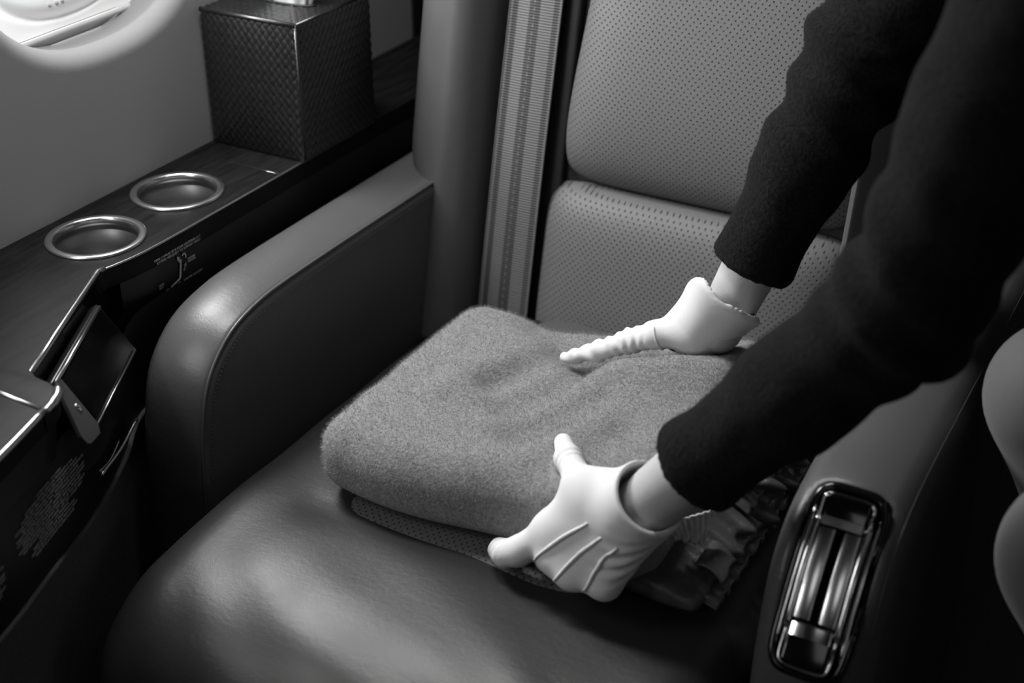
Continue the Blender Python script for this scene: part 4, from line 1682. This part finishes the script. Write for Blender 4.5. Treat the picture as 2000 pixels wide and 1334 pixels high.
def tights_sdf(X, Y, Z):
    d = None
    for h, kn, an, ft in ((HIP_L, KN_L, AN_L, FT_L), (HIP_R, KN_R, AN_R, FT_R)):
        c = chain(X, Y, Z, [h, kn, (kn + an) / 2 + (0.03, 0, 0), an, ft], [0.092, 0.0605, 0.054, 0.038, 0.029], 0.022)
        d = c if d is None else smin(d, c, 0.006)
    return d


tag(sdf_mesh('tights', tights_sdf, (-0.17, 0.82, 0.0), (0.34, 1.22, 0.74), 0.006, 'tights', person), 'grey tights over bent knees')


def skirt_sdf(X, Y, Z):
    d = None
    for h, kn in ((HIP_L, KN_L), (HIP_R, KN_R)):
        c = cone(X, Y, Z, h + (0.02, 0, 0), h + (kn - h) * 0.48, 0.125, 0.10)
        d = c if d is None else smin(d, c, 0.06)
    d = smin(d, cone(X, Y, Z, (HIP_L + HIP_R) / 2, (HIP_L + HIP_R) / 2 + (-0.05, 0, 0.16), 0.135, 0.11), 0.05)
    return d


sdf_mesh('skirt', skirt_sdf, (-0.02, 0.75, 0.24), (0.42, 1.28, 0.74), 0.010, 'skirt', person)
for ft, an in ((FT_L, AN_L), (FT_R, AN_R)):
    sdf_mesh('shoe', lambda X, Y, Z: smax(smin(cone(X, Y, Z, an + (0, 0, -0.03), ft, 0.042, 0.034), cone(X, Y, Z, an + (0.03, 0, -0.06), ft + (-0.05, 0, -0.006), 0.03, 0.026), 0.02), 0.002 - Z, 0.004),
             (ft[0] - 0.12, ft[1] - 0.07, -0.01), (an[0] + 0.12, ft[1] + 0.07, 0.16), 0.006, 'shell', person)
sdf_mesh('hair', lambda X, Y, Z: smin(smax(ellip(X, Y, Z, HEAD + (0.012, 0, 0.03), (0.103, 0.086, 0.108)), -ellip(X, Y, Z, HEAD + (-0.095, 0, -0.03), (0.085, 0.07, 0.085)), 0.015),
                                      ellip(X, Y, Z, HEAD + (0.115, 0, 0.0), (0.04, 0.045, 0.045)), 0.02),
         HEAD - (0.18, 0.12, 0.14), HEAD + (0.19, 0.12, 0.17), 0.006, 'hair', person)


# jacket: torso and two sleeves that end in open cuffs
CUFF_L = WL + (EL - WL) * 0.215
CUFF_R = WR + (ER - WR) * 0.180
dL, dR = unit(EL - WL), unit(ER - WR)


def jacket_sdf(X, Y, Z):
    dl = chain(X, Y, Z, [CUFF_L - dL * 0.05, CUFF_L, (CUFF_L + EL) / 2, EL, (EL + SL) / 2, SL], [0.0355, 0.0365, 0.0420, 0.0480, 0.056, 0.070], 0.02)
    dl = dl + rings(X, Y, Z, EL + dL * 0.01, dL, 0.0035, 150, 0.07, 21)
    cut = -((X - CUFF_L[0]) * dL[0] + (Y - CUFF_L[1]) * dL[1] + (Z - CUFF_L[2]) * dL[2])
    bore = cone(X, Y, Z, CUFF_L - dL * 0.06, CUFF_L + dL * 0.05, 0.0308, 0.0300)
    dl = smax(smax(dl, cut, 0.003), -bore, 0.003)
    dr = chain(X, Y, Z, [CUFF_R - dR * 0.05, CUFF_R, (CUFF_R + ER) / 2, ER, (ER + SR) / 2, SR], [0.0325, 0.0345, 0.0425, 0.0490, 0.052, 0.066], 0.02)
    dr = dr + rings(X, Y, Z, ER - dR * 0.035, dR, 0.0040, 130, 0.075, 22)
    cut = -((X - CUFF_R[0]) * dR[0] + (Y - CUFF_R[1]) * dR[1] + (Z - CUFF_R[2]) * dR[2])
    bore = cone(X, Y, Z, CUFF_R - dR * 0.06, CUFF_R + dR * 0.05, 0.0285, 0.0280)
    dr = smax(smax(dr, cut, 0.003), -bore, 0.003)
    chest = (SL + SR) / 2
    pel = (HIP_L + HIP_R) / 2
    d = smin(dl, dr, 0.01)
    d = smin(d, cone(X, Y, Z, SL, SR, 0.072, 0.072), 0.03)
    d = smin(d, cone(X, Y, Z, chest + (0.03, 0, -0.05), pel + (-0.05, 0, 0.15), 0.125, 0.115), 0.05)
    d = smin(d, cone(X, Y, Z, chest + (0.0, 0, 0.03), chest + (-0.005, 0, 0.055), 0.07, 0.062), 0.03)
    return d + 0.0012 * wave3(X, Y, Z, 31, 160, 6)


jk = sdf_mesh('jacket', jacket_sdf, (-0.44, 0.78, 0.50), (0.30, 1.32, 1.25), 0.0046, 'jacket', person)
fibres('jacket_fuzz', jk, 40000, 0.0026, 0.00025, 'jacket_fibre', jk, keep=lambda c, n: (c[:, 0] < -0.10), seed=9)

# ---------------------------------------------------------------- gloves
gl = sdf_mesh('glove', glove_left, (-0.525, 0.800, 0.455), (-0.310, 0.960, 0.640), 0.0018, 'glove', person)
tag(gl, 'white cotton glove on the near hand gripping the front of the blanket')


def snap(fn, P, lift):
    """drop points onto the zero level of a distance function by Newton steps"""
    P = np.array(P, np.float32)
    e = 0.0006
    for _ in range(8):
        f = fn(P[:, 0], P[:, 1], P[:, 2])
        g = np.stack([(fn(P[:, 0] + (e if a == 0 else 0), P[:, 1] + (e if a == 1 else 0), P[:, 2] + (e if a == 2 else 0)) - f) / e for a in range(3)], 1)
        g /= np.linalg.norm(g, axis=1)[:, None] + 1e-9
        P = P - g * (f - lift)[:, None]
    return P


for pts in ([(-0.398, 0.851, 0.560), (-0.421, 0.843, 0.540), (-0.450, 0.834, 0.508)], [(-0.385, 0.839, 0.556), (-0.404, 0.828, 0.536), (-0.425, 0.825, 0.501)], [(-0.370, 0.838, 0.552), (-0.383, 0.827, 0.534), (-0.396, 0.821, 0.500)]):
    P = snap(glove_left, smooth_path(pts, 10), 0.0004)
    n = len(P)
    tube('glove_seam', P, [0.0018 * (0.55 + 0.45 * math.sin(math.pi * min(1, max(0, i / (n - 1))) * 0.9 + 0.15)) for i in range(n)], 'glove', gl, 8)
# loose cuff corner of the near glove under the wrist
V, F = [], []
n1, n2 = 26, 12
for i in range(n1):
    t = i / (n1 - 1)
    a = np.array((-0.346, 0.882, 0.556)) * (1 - t) + np.array((-0.322, 0.930, 0.548)) * t
    b = np.array((-0.347, 0.897, 0.530)) * (1 - t) + np.array((-0.328, 0.920, 0.514)) * t
    for j in range(n2):
        q = j / (n2 - 1)
        p = a * (1 - q) + b * q
        p = p + np.array((0.5, -0.8, 0.3)) * (0.0028 * math.sin(t * 21 + q * 5) * q + 0.0015 * math.sin(t * 47 - q * 11))
        V.append(p)
for i in range(n1 - 1):
    for j in range(n2 - 1):
        F.append((i * n2 + j, i * n2 + j + 1, (i + 1) * n2 + j + 1, (i + 1) * n2 + j))
fl = mesh('glove_cuff', V, F, 'glove', gl)
so = fl.modifiers.new('thickness', 'SOLIDIFY')
so.thickness = 0.001


gr = sdf_mesh('glove', glove_right, (-0.575, 1.060, 0.470), (-0.335, 1.235, 0.680), 0.0019, 'glove', person)
tag(gr, 'white cotton glove on the far hand with its thumb pressed into the blanket')
# seam where the thumb is set in
td = unit(A3((-0.4820, 1.1000, 0.5805)) - A3((-0.425, 1.112, 0.604)))
u_ = unit(np.cross(td, (0, 0, 1)))
v_ = np.cross(td, u_)
P = [A3((-0.4530, 1.1020, 0.5960)) + 0.016 * (u_ * math.cos(a) + v_ * math.sin(a)) for a in np.linspace(-0.6, math.pi + 0.9, 26)]
P = snap(glove_right, P, 0.0003)
tube('glove_seam', P, 0.0011, 'glove', gr, 8)
# small ink marks on the far wrist
for P in ([(-0.3700, 1.118, 0.634), (-0.3680, 1.114, 0.6310), (-0.3655, 1.112, 0.6330)], [(-0.3735, 1.112, 0.6240), (-0.3720, 1.109, 0.6215)]):
    tube('ink_mark', snap(body_sdf, smooth_path(P, 6), 0.0002), 0.0007, 'tattoo', body, 6)
